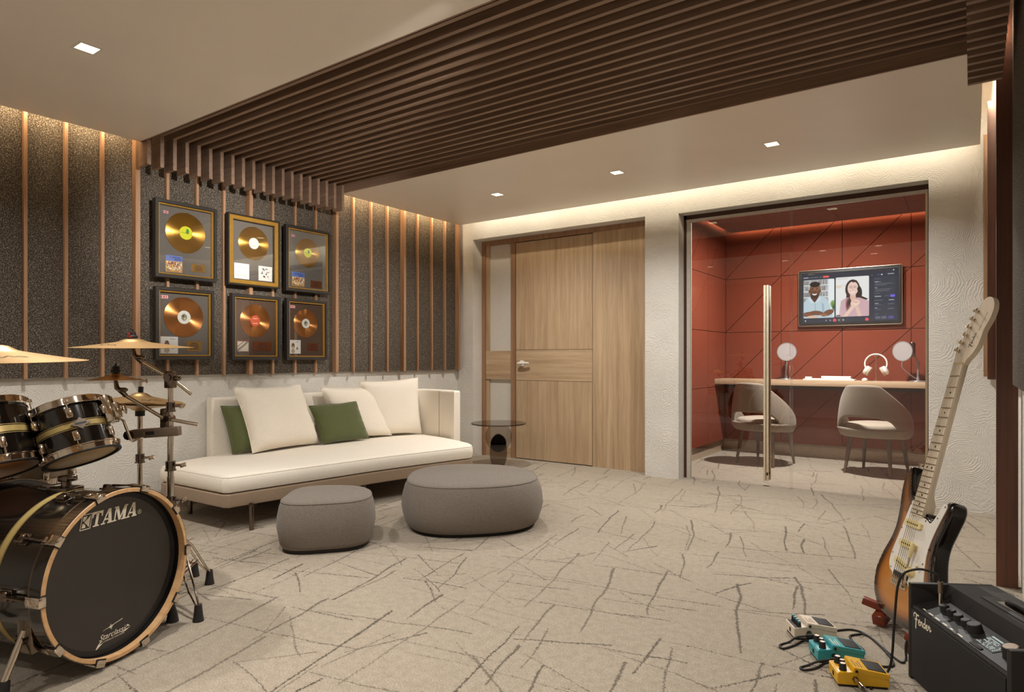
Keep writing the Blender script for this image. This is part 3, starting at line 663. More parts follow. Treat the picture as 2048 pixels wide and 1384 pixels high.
def art_label(kind):
    def fn(X, Y):
        r = np.hypot(X - .5, Y - .5)
        if kind == 'yellow':
            c = np.ones(X.shape + (3,)) * L3(226, 224, 30); c[((X - .62) / .12) ** 2 + ((Y - .38) / .2) ** 2 < 1] = L3(60, 140, 40); c[(abs(Y - .5) < .04) & (X < .55) & (X > .1) & (np.sin(X * 80) > 0)] = L3(120, 150, 40)
        elif kind == 'white': c = np.ones(X.shape + (3,)) * L3(240, 236, 226); c[(abs(Y - .72) < .02) & (abs(X - .5) < .2)] = L3(190, 186, 176)
        elif kind == 'orange': c = np.ones(X.shape + (3,)) * L3(216, 96, 62); c[(abs(Y - .3) < .04) & (abs(X - .5) < .22)] = L3(246, 190, 160); c[(abs(Y - .72) < .03) & (abs(X - .5) < .25)] = L3(246, 190, 160)
        else: c = np.ones(X.shape + (3,)) * L3(238, 234, 224); c[((X - .5) / .22) ** 2 + ((Y - .5) / .26) ** 2 < 1] = L3(150, 140, 112); c[((X - .44) / .08) ** 2 + ((Y - .42) / .09) ** 2 < 1] = L3(70, 66, 52); c[((X - .56) / .07) ** 2 + ((Y - .6) / .08) ** 2 < 1] = L3(220, 204, 160)
        return c
    return fn
def round_paint(name, fn, cx_, cy_, cz_, r, parent, N_=18, S=40):
    """a printed round label: rings with vertex colours"""
    vs, cs = [], []
    def smp(a, b): return fn(np.array([[a]]), np.array([[b]]))[0, 0]
    for i in range(N_ + 1):
        for k in range(S):
            th = 2 * PI * k / S; rr = r * i / N_; vs.append((cx_, cy_ + rr * math.cos(th), cz_ + rr * math.sin(th))); cs.append((*smp(.5 + .5 * i / N_ * math.cos(th), .5 - .5 * i / N_ * math.sin(th)), 1))
    fs = [(i * S + k, i * S + (k + 1) % S, (i + 1) * S + (k + 1) % S, (i + 1) * S + k) for i in range(N_) for k in range(S)]
    me = bpy.data.meshes.new(name); me.from_pydata(vs, [], fs); at = me.color_attributes.new('Col', 'FLOAT_COLOR', 'POINT'); at.data.foreach_set('color', np.array(cs, np.float32).ravel()); return link(name, me, 'print', parent)
def framed(label, y0, y1, z0, z1, dc, dr, lab, disc_m, mount_m, gold_wide, sleeves, plaque, sticker):
    yc = (y0 + y1) / 2; XB = -4.943
    t = thing('framed_record', label, 'framed record', (XB, yc, z0), group='framed award records on the felt wall')
    def ringbox(name, o, wdt, x0, x1, mat):
        mb = MB(); a0, a1, b0, b1 = y0 + o, y1 - o, z0 + o, z1 - o
        mb.grid([[(x, *q) for q in ((a0 + e, b0 + e), (a1 - e, b0 + e), (a1 - e, b1 - e), (a0 + e, b1 - e))] for x, e in ((x0, 0), (x1 - .004, 0), (x1, .004), (x1, wdt - .003), (x1 - .006, wdt), (x0, wdt))], close_v=True, close_u=True)
        return obj(name, mb, mat, t, world=True, smooth=0)
    ow = .012 if gold_wide else .026
    ringbox('outer_frame', 0, ow, XB, XB + .046, 'frame_black')
    iw = .034 if gold_wide else .011
    ringbox('gold_inner_frame', ow, iw, XB, XB + (.042 if gold_wide else .038), 'gold')
    if gold_wide: ringbox('inner_black_line', ow + iw, .004, XB, XB + .030, 'frame_black')
    o = ow + iw - .002; mb = MB(); mb.box((XB + .001, y0 + o, z0 + o), (XB + .010, y1 - o, z1 - o)); obj('mount_board', mb, mount_m, t, world=True, smooth=0)
    X1 = XB + .012
    mb = MB(); mb.lathe([(dr, 0), (dr, .002), (dr - .002, .003), (.052, .003), (.0505, .0022), (.0, .0022)], 64, Matrix.Rotation(PI / 2, 4, 'Y'))
    me = mesh_of(mb, 'record_disc'); d_ = link('record_disc', me, disc_m, t, loc=(X1 - XB, dc[0] - yc, dc[1] - z0))
    round_paint('disc_label', art_label(lab), .0036, 0, 0, .050 * dr / .15, d_)
    for fn, a, b, wd, hh in sleeves:    # position as fraction of the frame: left, top, width, height
        ya = y0 + (y1 - y0) * a; zt = z1 - (z1 - z0) * b
        mb = MB(); mb.box((XB + .010, ya, zt - hh), (XB + .0128, ya + wd, zt)); s_ = obj('album_sleeve', mb, 'white', t, world=True, smooth=0)
        im = disc_img(44, fn); me_ = paint('sleeve_print', im, (.0131, ya - yc, zt - z0), (0, wd, 0), (0, 0, -hh), 'print', s_)
    a, b, wd, hh, pm = plaque; ya = y0 + (y1 - y0) * a; zt = z1 - (z1 - z0) * b
    mb = MB(); mb.box((XB + .010, ya, zt - hh), (XB + .013, ya + wd, zt), bevel=.0008); p_ = obj('plaque', mb, pm, t, world=True, smooth=0)
    mb = MB()
    for k in range(4): mb.box((XB + .0131, ya + wd * (.22 if k else .3), zt - hh * (.22 + .18 * k) - hh * .05), (XB + .0134, ya + wd * (.78 if k else .7), zt - hh * (.22 + .18 * k) + hh * .03))
    obj('plaque_lettering', mb, 'dark_trim', p_, world=True, smooth=0)
    if sticker:
        im = disc_img(24, art_flag if sticker == 1 else art_stickers); paint('sticker', im, (.0105, y0 + .075 - yc, z1 - .075 - z0) if sticker == 1 else (.0105, y0 + .055 - yc, z1 - .06 - z0), (0, .038 if sticker == 1 else .052, 0), (0, 0, -.024), 'print', t)
    mb = MB(); mb.box((XB + .024, y0 + o - .001, z0 + o - .001), (XB + .026, y1 - o + .001, z1 - o + .001)); obj('glass_pane', mb, 'pic_glass', t, world=True, smooth=0)
U0, U1, W0, W1 = 1.758, 2.340, 1.145, 1.688
bs = .135
framed('framed gold record with yellow label and beach sleeve, top row, nearest the drums', 2.369, 2.849, U0, U1, (2.612, 2.118), .154, 'yellow', 'disc_gold', 'mount', False, [(art_beach, .19, .70, .125, .125)], (.60, .775, .11, .062, 'plaque'), 1)
framed('framed gold record with white label and two white sleeves in a wide gold frame', 2.944, 3.422, U0, U1, (3.190, 2.121), .140, 'white', 'disc_gold', 'mount', True, [(art_faint, .145, .685, .135, .128), (art_dots, .61, .685, .13, .125)], (.46, .93, .02, .004, 'plaque'), 0)
framed('framed gold record with yellow label and beach sleeve, top row, farthest from the drums', 3.486, 3.969, U0 - .006, U1 - .004, (3.732, 2.114), .129, 'yellow', 'disc_gold', 'mount', False, [(art_beach, .17, .70, .13, .125)], (.58, .80, .12, .066, 'plaque_red'), 1)
framed('framed copper record with white label on grey board, lower row, behind the crash cymbal', 2.372, 2.826, W0, W1, (2.598, 1.470), .153, 'sepia', 'disc_copper', 'mount', False, [(art_white, .11, .68, .13, .128)], (.54, .735, .125, .078, 'plaque'), 2)
framed('framed copper record with orange label on brown board, middle of the lower row', 2.978, 3.431, W0 - .002, W1 - .002, (3.203, 1.471), .139, 'orange', 'disc_copper', 'mount_brown', False, [(art_strip, .14, .695, .10, .095)], (.46, .715, .17, .078, 'plaque_red'), 0)
framed('framed copper record with white sepia label on brown board, lower row, farthest right', 3.493, 3.931, W0 - .003, W1, (3.711, 1.472), .128, 'sepia', 'disc_copper', 'mount_brown', False, [(art_white, .09, .675, .125, .122)], (.55, .72, .115, .07, 'plaque_red'), 2)
# ================================================================== BOOTH FURNITURE
DTOP, DF = .912, 7.77
desk = thing('desk', 'long wooden shelf desk across the red booth', 'desk', (-1.2, 7.98, DTOP))
mb = MB(); mb.box((XL, DF, DTOP - .062), (XR_, YW, DTOP), bevel=.003); obj('desk_top', mb, 'oak_h', desk, world=True)
mb = MB(); mb.box((XL, YW - .03, DTOP - .12), (XR_, YW, DTOP - .063)); obj('wall_rail', mb, 'dark_trim', desk, world=True, smooth=0)
def make_chair(name, label, loc, rot):
    t = thing(name, label, 'chair', loc, rot, group='upholstered chairs in the booth')
    # local: +y = forward (towards the desk)
    rows = []; nth, nz_ = 48, 14
    for i in range(nth + 1):
        th = (i / nth * 2 - 1) * R(114); a = abs(th) / R(114)
        ztop = .90 - .012 * (a / .32) ** 2 if a < .32 else .888 - .40 * ((a - .32) / .68) ** 1.0
        hole = R(66); zlow = .385 + (.195 * (1 - (abs(th) / hole) ** 4.0) if abs(th) < hole else 0)
        row = []
        for j in range(nz_ + 1):
            z = zlow + (ztop - zlow) * j / nz_; k = (z - .385) / .515
            rx = .345 - .085 * k ** 1.2 + .02 * math.sin(PI * min(1, k * 1.1)) ; ry = .30 - .03 * k
            y = -ry * math.cos(th) - .075 * k * max(0, math.cos(th)); x = rx * math.sin(th)
            if z < .45: x *= 1 - .10 * ((.45 - z) / .065) ** 2; y *= 1 - .10 * ((.45 - z) / .065) ** 2
            row.append((x * .88, y * .94, z))
        rows.append(row)
    low = []
    for i in range(nth + 1):
        th = (i / nth * 2 - 1) * R(75); low.append([((.345 + .02 * k) * .88 * math.sin(th) * (1 - .10 * (1 - k) ** 2), -.282 * math.cos(th) * (1 - .10 * (1 - k) ** 2), .385 + .088 * k) for k in (0, .33, .66, 1)])
    mb = MB(); mb.grid(low); o = obj('lower_shell', mb, 'chair', t, smooth=70); sd = o.modifiers.new('thick', 'SOLIDIFY'); sd.thickness = .03; sd.offset = 1; ss = o.modifiers.new('round', 'SUBSURF'); ss.levels = 1; ss.render_levels = 1
    mb = MB(); mb.grid(rows); o = obj('backrest_shell', mb, 'chair', t, smooth=70); sd = o.modifiers.new('thick', 'SOLIDIFY'); sd.thickness = .034; sd.offset = 1; ss = o.modifiers.new('round', 'SUBSURF'); ss.levels = 1; ss.render_levels = 1
    prof = [(.75, .40), (.96, .405), (1.0, .43), (1.0, .47), (.98, .492), (.92, .505), (.6, .515), (.02, .518)]
    mb = MB(); mb.grid([[Vector((.272 * s * math.copysign(abs(math.cos(q)) ** .85, math.cos(q)), .03 + .285 * s * math.copysign(abs(math.sin(q)) ** .85, math.sin(q)), z)) for q in [2 * PI * k / 48 for k in range(48)]] for s, z in prof], close_v=True, cap0=True, cap1=True)
    obj('seat', mb, 'chair_seat', t, smooth=60)
    mb = MB(); mb.box((-.2, -.16, .375), (.2, .24, .402), bevel=.006); obj('seat_frame', mb, 'leg_wood', t)
    for sx, sy in ((-1, -1), (1, -1), (-1, 1), (1, 1)):
        p1 = Vector((sx * .175, .04 + sy * .165, .385)); p0 = Vector((sx * .215, .04 + sy * .225, 0)); mb = MB(); mb.tube([p0, p0.lerp(p1, .5), p1], [.013, .019, .022], 14); obj('leg', mb, 'leg_wood', t)
    return t
make_chair('desk_chair', 'taupe upholstered booth chair behind the glass pull bar', (-1.875, 7.41, 0), R(-15))
make_chair('desk_chair', 'taupe upholstered booth chair nearer the guitar neck', (-.80, 7.42, 0), R(-15))
# ---- wall screen with a video call
def tv_image(Wd=420, Ht=240):
    u = np.linspace(0, 1, Wd); v = np.linspace(0, 1, Ht); X, Y = np.meshgrid(u, v); X = X * 1.65     # aspect so that circles stay round
    c = np.ones((Ht, Wd, 3)) * L3(44, 50, 64)
    sm = lambda d, w_=.006: np.clip(.5 - d / w_, 0, 1)[..., None]
    def put(mask, col): 
        nonlocal c; c = c * (1 - mask) + np.array(col) * mask
    def ell(x, y, a, b, col, clip_=None, soft=.006, rot=0):
        ca, sa = math.cos(rot), math.sin(rot); dx, dy = X - x, Y - y; p, q = dx * ca + dy * sa, -dx * sa + dy * ca
        d = (np.sqrt((p / a) ** 2 + (q / b) ** 2) - 1) * min(a, b); m = sm(d, soft); put(m * (clip_ if clip_ is not None else 1), col)
    def rect(x0, y0, x1, y1, col, clip_=None, rad=0):
        dx = np.maximum(np.maximum(x0 + rad - X, X - x1 + rad), 0); dy = np.maximum(np.maximum(y0 + rad - Y, Y - y1 + rad), 0)
        d = np.hypot(dx, dy) - rad; put(sm(d, .005) * (clip_ if clip_ is not None else 1), col); return sm(d, .005)
    def quad(pts, col, clip_=None):
        d = np.full(X.shape, -9.); n_ = len(pts)
        ar = sum(pts[i][0] * pts[(i + 1) % n_][1] - pts[(i + 1) % n_][0] * pts[i][1] for i in range(n_)); s_ = 1 if ar > 0 else -1
        for i in range(n_):
            (x0, y0), (x1, y1) = pts[i], pts[(i + 1) % n_]; L = math.hypot(x1 - x0, y1 - y0); d = np.maximum(d, s_ * ((y1 - y0) * (X - x0) - (x1 - x0) * (Y - y0)) / L)
        put(sm(d, .008) * (clip_ if clip_ is not None else 1), col)
    rect(0, 0, 1.65, .13, L3(36, 42, 58))
    # left caller
    A = rect(.035, .13, .585, .90, L3(226, 232, 236), rad=.02)
    rect(.035, .13, .50, .90, L3(206, 210, 212), A)
    rs = np.random.RandomState(4)
    for row, y in enumerate((.13, .25, .37, .49)):
        rect(.035, y, .47, y + .105, L3(70, 74, 78), A); x = .04
        while x < .46:
            wd = rs.uniform(.008, .022); rect(x, y + rs.uniform(.005, .04), x + wd, y + .1, [L3(214, 206, 190), L3(120, 100, 70), L3(60, 66, 70), L3(180, 186, 188), L3(150, 70, 50), L3(98, 110, 116)][rs.randint(6)], A); x += wd + .003
        rect(.035, y + .102, .49, y + .118, L3(236, 236, 232), A)
    rect(.49, .13, .585, .75, L3(236, 242, 240), A); ell(.565, .63, .05, .07, L3(120, 160, 70), A, .03); ell(.575, .7, .03, .06, L3(60, 90, 40), A, .03)
    quad([(.02, .60), (.13, .47), (.24, .46), (.36, .46), (.46, .52), (.56, .86), (.56, .95), (.02, .95)], L3(188, 208, 216), A)
    quad([(.235, .56), (.25, .56), (.26, .90), (.24, .90)], L3(160, 184, 196), A); quad([(.36, .60), (.40, .62), (.42, .86), (.37, .80)], L3(160, 184, 198), A)
    ell(.235, .49, .07, .09, L3(84, 52, 38), A); quad([(.15, .47), (.235, .60), (.17, .60), (.12, .52)], L3(206, 222, 228), A); quad([(.32, .46), (.235, .60), (.31, .58), (.35, .50)], L3(206, 222, 228), A)
    ell(.24, .35, .098, .145, L3(112, 72, 50), A); ell(.262, .29, .075, .07, L3(140, 96, 70), A, .05); ell(.24, .225, .095, .055, L3(32, 24, 20), A); ell(.235, .45, .075, .055, L3(66, 40, 28), A, .03)
    ell(.235, .415, .042, .026, L3(246, 240, 232), A); ell(.235, .398, .045, .018, L3(112, 72, 50), A)
    for x in (.20, .275): ell(x, .325, .014, .008, L3(28, 18, 14), A); ell(x, .30, .022, .006, L3(36, 24, 18), A)
    ell(.238, .37, .018, .014, L3(92, 56, 38), A); ell(.14, .36, .014, .03, L3(98, 60, 42), A); ell(.336, .36, .014, .03, L3(98, 60, 42), A)
    ell(.13, .82, .13, .05, L3(126, 80, 56), A, rot=-.1); ell(.28, .80, .12, .045, L3(118, 74, 52), A, rot=.15); ell(.48, .80, .10, .055, L3(120, 76, 54), A, rot=-.4)
    for k in range(4): ell(.37 + .022 * k, .855 - .006 * k, .045, .011, L3(150, 104, 78), A, rot=.6)
    ell(.2, .875, .10, .028, L3(220, 186, 160), A)
    # right caller
    B = rect(.61, .115, 1.175, .89, L3(232, 232, 230), rad=.02)
    rect(.61, .13, .82, .16, L3(206, 202, 194), B); rect(.61, .27, .80, .285, L3(206, 198, 186), B); ell(.66, .30, .05, .03, L3(226, 214, 190), B)
    ell(.90, .36, .125, .19, L3(52, 36, 32), B); ell(.84, .53, .05, .16, L3(58, 38, 32), B); ell(.985, .44, .075, .15, L3(42, 28, 26), B); quad([(.95, .47), (1.05, .5), (1.16, .56), (1.1, .60), (.98, .60)], L3(52, 34, 30), B)
    quad([(.66, .90), (.70, .58), (.80, .52), (1.02, .53), (1.17, .60), (1.18, .95), (.66, .95)], L3(208, 172, 178), B)
    ell(.815, .66, .03, .12, L3(110, 52, 42), B, .03); ell(.85, .60, .03, .1, L3(62, 40, 34), B, .03)
    ell(.905, .50, .05, .09, L3(224, 184, 166), B); ell(.905, .345, .09, .135, L3(236, 204, 190), B); quad([(.80, .26), (.86, .19), (.97, .19), (1.0, .28), (.93, .24), (.86, .245)], L3(58, 40, 36), B)
    ell(.903, .41, .034, .016, L3(250, 246, 242), B); ell(.903, .400, .036, .010, L3(228, 186, 172), B)
    for x in (.872, .94): ell(x, .315, .03, .026, L3(120, 100, 96), B); ell(x, .315, .026, .022, L3(230, 200, 188), B); ell(x, .318, .009, .007, L3(50, 36, 34), B)
    ell(.908, .36, .011, .014, L3(216, 170, 152), B); ell(1.005, .36, .028, .045, L3(30, 28, 30), B); 
    ell(.935, .64, .07, .075, L3(238, 206, 186), B); ell(.96, .62, .06, .05, L3(244, 216, 198), B)
    quad([(.90, .66), (.94, .70), (.80, .90), (.72, .90)], L3(236, 202, 184), B); quad([(.94, .70), (.985, .66), (1.06, .90), (.99, .90)], L3(230, 194, 176), B)
    for k in range(4): ell(.92 + .02 * k, .60 + .008 * k, .034, .010, L3(226, 186, 166), B, rot=-.5)
    # bars, buttons, side panel
    rect(.035, .075, .125, .092, L3(210, 214, 222)); rect(.15, .078, .30, .09, L3(150, 156, 168)); rect(.325, .078, .36, .09, L3(160, 166, 178)); rect(.385, .062, .49, .10, L3(232, 92, 92), rad=.008)
    for x, col, r_ in ((.07, L3(226, 230, 240), .011), (.44, L3(150, 156, 170), .013), (.515, L3(200, 206, 216), .010), (.59, L3(232, 84, 88), .03), (.665, L3(200, 206, 216), .010), (.74, L3(214, 220, 230), .012), (1.14, L3(232, 84, 88), .03), (1.225, L3(110, 116, 130), .01)): ell(x, .955 if x < 1.2 else .115, r_, r_, col)
    rect(1.25, .15, 1.60, .97, L3(58, 64, 78)); rect(1.37, .10, 1.385, .12, L3(90, 90, 220)); ell(1.385, .11, .012, .012, L3(214, 220, 240)); rect(1.31, .105, 1.35, .115, L3(130, 130, 200)); rect(1.48, .095, 1.58, .112, L3(206, 210, 220)); ell(1.575, .035, .011, .011, L3(200, 206, 220))
    for x0, x1, y, b in ((1.27, 1.35, .19, 110), (1.27, 1.33, .245, 220), (1.34, 1.37, .245, 140), (1.28, 1.56, .285, 120), (1.28, 1.46, .31, 120), (1.27, 1.31, .36, 210), (1.28, 1.53, .39, 120), (1.28, 1.5, .42, 120), (1.27, 1.36, .465, 110), (1.27, 1.37, .525, 226), (1.43, 1.5, .52, 110), (1.27, 1.39, .60, 120), (1.5, 1.58, .60, 226), (1.27, 1.33, .66, 210), (1.28, 1.38, .69, 110), (1.48, 1.58, .675, 130), (1.27, 1.31, .745, 210), (1.28, 1.38, .775, 110), (1.48, 1.58, .765, 140), (1.27, 1.33, .86, 110)): rect(x0, y - .006, x1, y + .006, L3(b, b + 4, b + 14))
    rect(1.52, .50, 1.595, .545, L3(110, 100, 226), rad=.008); rect(1.25, .565, 1.60, .57, L3(40, 46, 60)); rect(1.25, .825, 1.60, .83, L3(40, 46, 60))
    for x in (1.28, 1.38, 1.49): rect(x, .905, x + .08, .955, L3(92, 98, 116) if x < 1.45 else L3(84, 80, 150), rad=.006)
    rect(.62, .855, .69, .885, L3(90, 88, 88), B, .008); ell(1.575, 1.2, .01, .01, L3(0, 0, 0))
    c[Y < .012] = L3(24, 24, 26); return np.clip(c, 0, 1).astype(np.float32)
TX0, TX1, TZ0, TZ1, TY = -1.66, -.622, 1.534, 2.172, YW - .055
tv = thing('wall_screen', 'wall mounted screen showing a video call of two people', 'screen', ((TX0 + TX1) / 2, TY, TZ0))
mb = MB(); mb.box((TX0, TY, TZ0), (TX1, TY + .045, TZ1), bevel=.014, seg=4); obj('housing', mb, 'matte_black', tv, world=True)
mb = MB(); o_ = .004
def rr(x0, z0, x1, z1, r_, y):
    return [Vector((cx_ + r_ * math.cos(a0 + PI / 2 * k / 6), y, cz_ + r_ * math.sin(a0 + PI / 2 * k / 6))) for cx_, cz_, a0 in ((x1 - r_, z0 + r_, -PI / 2), (x1 - r_, z1 - r_, 0), (x0 + r_, z1 - r_, PI / 2), (x0 + r_, z0 + r_, PI)) for k in range(7)]
p_ = rr(TX0 - .002, TZ0 - .002, TX1 + .002, TZ1 + .002, .018, TY - .0005); mb.tube(p_ + [p_[0]], .0045, 6, cap=False); obj('metal_rim', mb, 'alu', tv, world=True)
b_ = .032; paint('picture', tv_image(), (TX0 + b_ - (TX0 + TX1) / 2, -.0025, TZ1 - TZ0 - b_), (TX1 - TX0 - 2 * b_, 0, 0), (0, 0, -(TZ1 - TZ0 - 2 * b_)), 'screen', tv)
mb = MB(); mb.box((-1.25, TY + .045, 1.7), (-1.03, YW, 2.0)); obj('wall_bracket', mb, 'matte_black', tv, world=True, smooth=0)
# ---- desk items
def mic(label, base, pop_c, body, faces):
    base, pop_c = Vector(base), Vector(pop_c)
    t = thing('microphone', label, 'microphone', base, group='microphones with pop filters on the booth desk')
    mb = MB(); mb.lathe([(.001, 0), (.075, 0), (.078, .004), (.074, .010), (.02, .014), (.001, .014)], 36, Matrix.Translation(base)); obj('base_plate', mb, 'grey_metal', t, world=True)
    top = Vector((base.x, base.y, base.z + .20)); mb = MB(); mb.cyl(base + Vector((0, 0, .01)), top, .009); mb.cyl(base + Vector((0, 0, .012)), base + Vector((0, 0, .05)), .018, .012); mb.cyl(top - Vector((0, 0, .05)), top + Vector((0, 0, .015)), .014); obj('stand_post', mb, 'grey_metal', t, world=True)
    mc = Vector(body); mb = MB(); mb.tube([top, top.lerp(mc, .5), mc - Vector((0, 0, .07))], .007); mb.cyl(mc - Vector((0, 0, .075)), mc - Vector((0, 0, .03)), .03, n=20); obj('shock_mount', mb, 'grey_metal', t, world=True)
    mb = MB(); mb.lathe([(.001, -.06), (.026, -.06), (.028, -.05), (.028, .02), (.030, .03), (.030, .062), (.022, .08), (.001, .084)], 26, Matrix.Translation(mc)); obj('microphone_body', mb, 'dark_chrome', t, world=True)
    f = Vector(faces).normalized(); q = f.to_track_quat('Z', 'Y').to_matrix().to_4x4(); q.translation = pop_c
    mb = MB(); mb.lathe([(.098, -.005), (.104, -.005), (.106, 0), (.104, .005), (.098, .005)], 48, q, closed=True); obj('pop_filter_ring', mb, 'grey_metal', t, world=True)
    mb = MB(); mb.lathe([(.001, -.003), (.0985, -.003), (.0985, .003), (.001, .003)], 48, q); obj('pop_filter_mesh', mb, 'pop', t, world=True)
    b0 = pop_c - Vector((0, 0, .106)); mb = MB(); mb.tube(spline([b0, b0 - Vector((0, 0, .07)), b0.lerp(base + Vector((0, 0, .05)), .7) - Vector((.0, 0, .05)), base + Vector((0, 0, .03))], 6, closed=False), .005, 8); obj('gooseneck', mb, 'grey_metal', t, world=True)
mic('grey microphone with round pop filter on the desk just right of the pull bar', (-1.766, 7.98, DTOP), (-1.74, 7.90, 1.232), (-1.75, 8.03, 1.20), (.16, -1, 0))
mic('grey microphone with pop filter at the right end of the desk', (-.465, 7.98, DTOP), (-.60, 7.93, 1.232), (-.515, 7.99, 1.245), (-.45, -1, 0))
hp = thing('headphones', 'cream over-ear headphones hanging on a slim stand on the desk', 'headphones', (-.85, 7.98, DTOP))
hx, hz = -.85, DTOP
arc = [Vector((hx + .105 * math.sin(a), 7.975, hz + .185 + .105 * math.cos(a))) for a in [R(-125 + 250 * k / 24) for k in range(25)]]
mb = MB(); mb.tube(arc, .0085, 10); obj('headband', mb, 'white', hp, world=True)
for s_ in (-1, 1):
    c_ = Vector((hx + s_ * .085, 7.975, hz + .115)); ax = Vector((s_ * .86, 0, .5)).normalized(); q = ax.to_track_quat('Z', 'Y').to_matrix().to_4x4(); q.translation = c_
    mb = MB(); mb.lathe([(.001, -.035), (.045, -.035), (.052, -.028), (.05, -.006), (.001, -.006)], 28, q); obj('ear_cushion', mb, 'chair_seat', hp, world=True)
    mb = MB(); mb.lathe([(.001, -.006), (.047, -.006), (.05, .004), (.046, .02), (.03, .028), (.001, .03)], 28, q); obj('ear_cup', mb, 'white', hp, world=True)
hs = thing('headphone_stand', 'slim metal headphone stand on the booth desk', 'headphone stand', (-.85, 7.99, DTOP))
mb = MB(); mb.lathe([(.001, 0), (.05, 0), (.05, .006), (.001, .007)], 30, Matrix.Translation((hx, 7.99, DTOP))); obj('stand_base', mb, 'alu', hs, world=True)
mb = MB(); mb.cyl((hx, 7.99, DTOP + .005), (hx, 7.99, DTOP + .278), .0055); mb.tube([(hx - .02, 7.985, DTOP + .272), (hx, 7.985, DTOP + .281), (hx + .02, 7.985, DTOP + .272)], .006); obj('stand_post', mb, 'alu', hs, world=True)
kb = thing('keyboard', 'white flat keyboard lying on the middle of the booth desk', 'keyboard', (-1.30, 7.93, DTOP))
mb = MB(); mb.box((-1.56, 7.86, DTOP), (-1.04, 8.0, DTOP + .016), bevel=.004); obj('keyboard_body', mb, 'white', kb, world=True)
mb = MB(); 
for i in range(14):
    for j in range(4): mb.box((-1.54 + i * .034, 7.872 + j * .03, DTOP + .016), (-1.512 + i * .034, 7.896 + j * .03, DTOP + .021))
obj('keys', mb, 'white', kb, world=True, smooth=0)
mb = MB(); mb.box((-1.40, 8.02, DTOP), (-1.10, 8.10, DTOP + .045), bevel=.006); place('notebook', mb, 'white', (-1.25, 8.06, DTOP), label='pale flat notebook stack lying behind the white keyboard', cat='notebook')
mb = MB(); mb.box((-1.57, 8.02, DTOP), (-1.50, 8.08, DTOP + .036), bevel=.006); place('desk_box', mb, 'white', (-1.53, 8.05, DTOP), label='small white box on the desk left of the keyboard', cat='box')
mb = MB(); mb.grid([[Vector((-.95 + .030 * s_ * math.cos(q), 7.92 + .048 * s_ * math.sin(q), DTOP + z)) for q in [2 * PI * k / 28 for k in range(28)]] for s_, z in ((.9, 0), (1, .006), (.95, .016), (.75, .026), (.4, .032), (.02, .034))], close_v=True, cap0=True, cap1=True)
place('computer_mouse', mb, 'white', (-.95, 7.92, DTOP), label='small white computer mouse beside the headphones', cat='mouse', smooth=70)
# ================================================================== DRUM KIT
def ring(mb, r_in, r_out, x0, x1, m, n=72, bev=.002):
    """ring around local z between heights x0 < x1"""
    mb.lathe([(r_in, x0), (r_out - bev, x0), (r_out, x0 + bev), (r_out, x1 - bev), (r_out - bev, x1), (r_in, x1)], n, m, closed=True); return mb
DY = R(18.6); BC = Vector((-2.641, 1.158, 0)); BR_ = .322; BZ_ = .335
drum = thing('bass_drum', 'glossy black bass drum with maple hoop lying on its side', 'bass drum', BC, DY)
AX = Matrix.Translation((0, 0, BZ_)) @ Matrix.Rotation(PI / 2, 4, 'Y')        # local z of the lathe -> drum front (+x)
DEPTH = .64; RS = .302
mb = MB(); mb.lathe([(RS, -DEPTH + .03), (RS, -.03)], 96, AX); obj('shell', mb, 'black', drum)
for x0, x1, m_ in ((-.262, -.236, 'gold_stripe'), (-.2665, -.264, 'gold_stripe'), (-.234, -.2315, 'gold_stripe')):
    mb = MB(); mb.lathe([(RS + .0006, x0), (RS + .0006, x1)], 96, AX); obj('inlay_stripe', mb, m_, drum)
for x0, x1, f in ((-.056, 0, 1), (-DEPTH, -DEPTH + .056, 0)):
    mb = MB(); ring(mb, .304, BR_ - .003, x0, x1, AX, 96); hp_ = obj('hoop', mb, 'hoop_wood' if f else 'black', drum, label='natural maple hoop' if f else None)
    mb = MB(); ring(mb, BR_ - .0035, BR_, x0 + .006, x1 - .003, AX, 96, .0005); obj('hoop_lacquer', mb, 'black', hp_)
    mb = MB(); ring(mb, BR_ - .0035, BR_ + .0005, x0 if f else x1 - .006, x0 + .006 if f else x1, AX, 96, .0005); obj('hoop_edge', mb, 'dark_chrome', hp_)
mb = MB(); mb.lathe([(.0, -.054), (.278, -.054), (.286, -.051), (.294, -.052), (.3035, -.056)], 96, AX); head = obj('front_head', mb, 'head_black', drum, label='black drum head with white lettering')
mb = MB(); ring(mb, .281, .3035, -.058, -.049, AX, 96, .003); obj('head_collar', mb, 'matte_black', drum)
mb = MB(); mb.lathe([(.0, -DEPTH + .036), (.3035, -DEPTH + .036)], 64, AX); obj('rear_head', mb, 'head_tan', drum)
mb = MB(); ring(mb, .298, .306, -.080, -.073, AX, 96, .001); obj('shell_edge_ring', mb, 'dark_chrome', drum)
claw_me = None
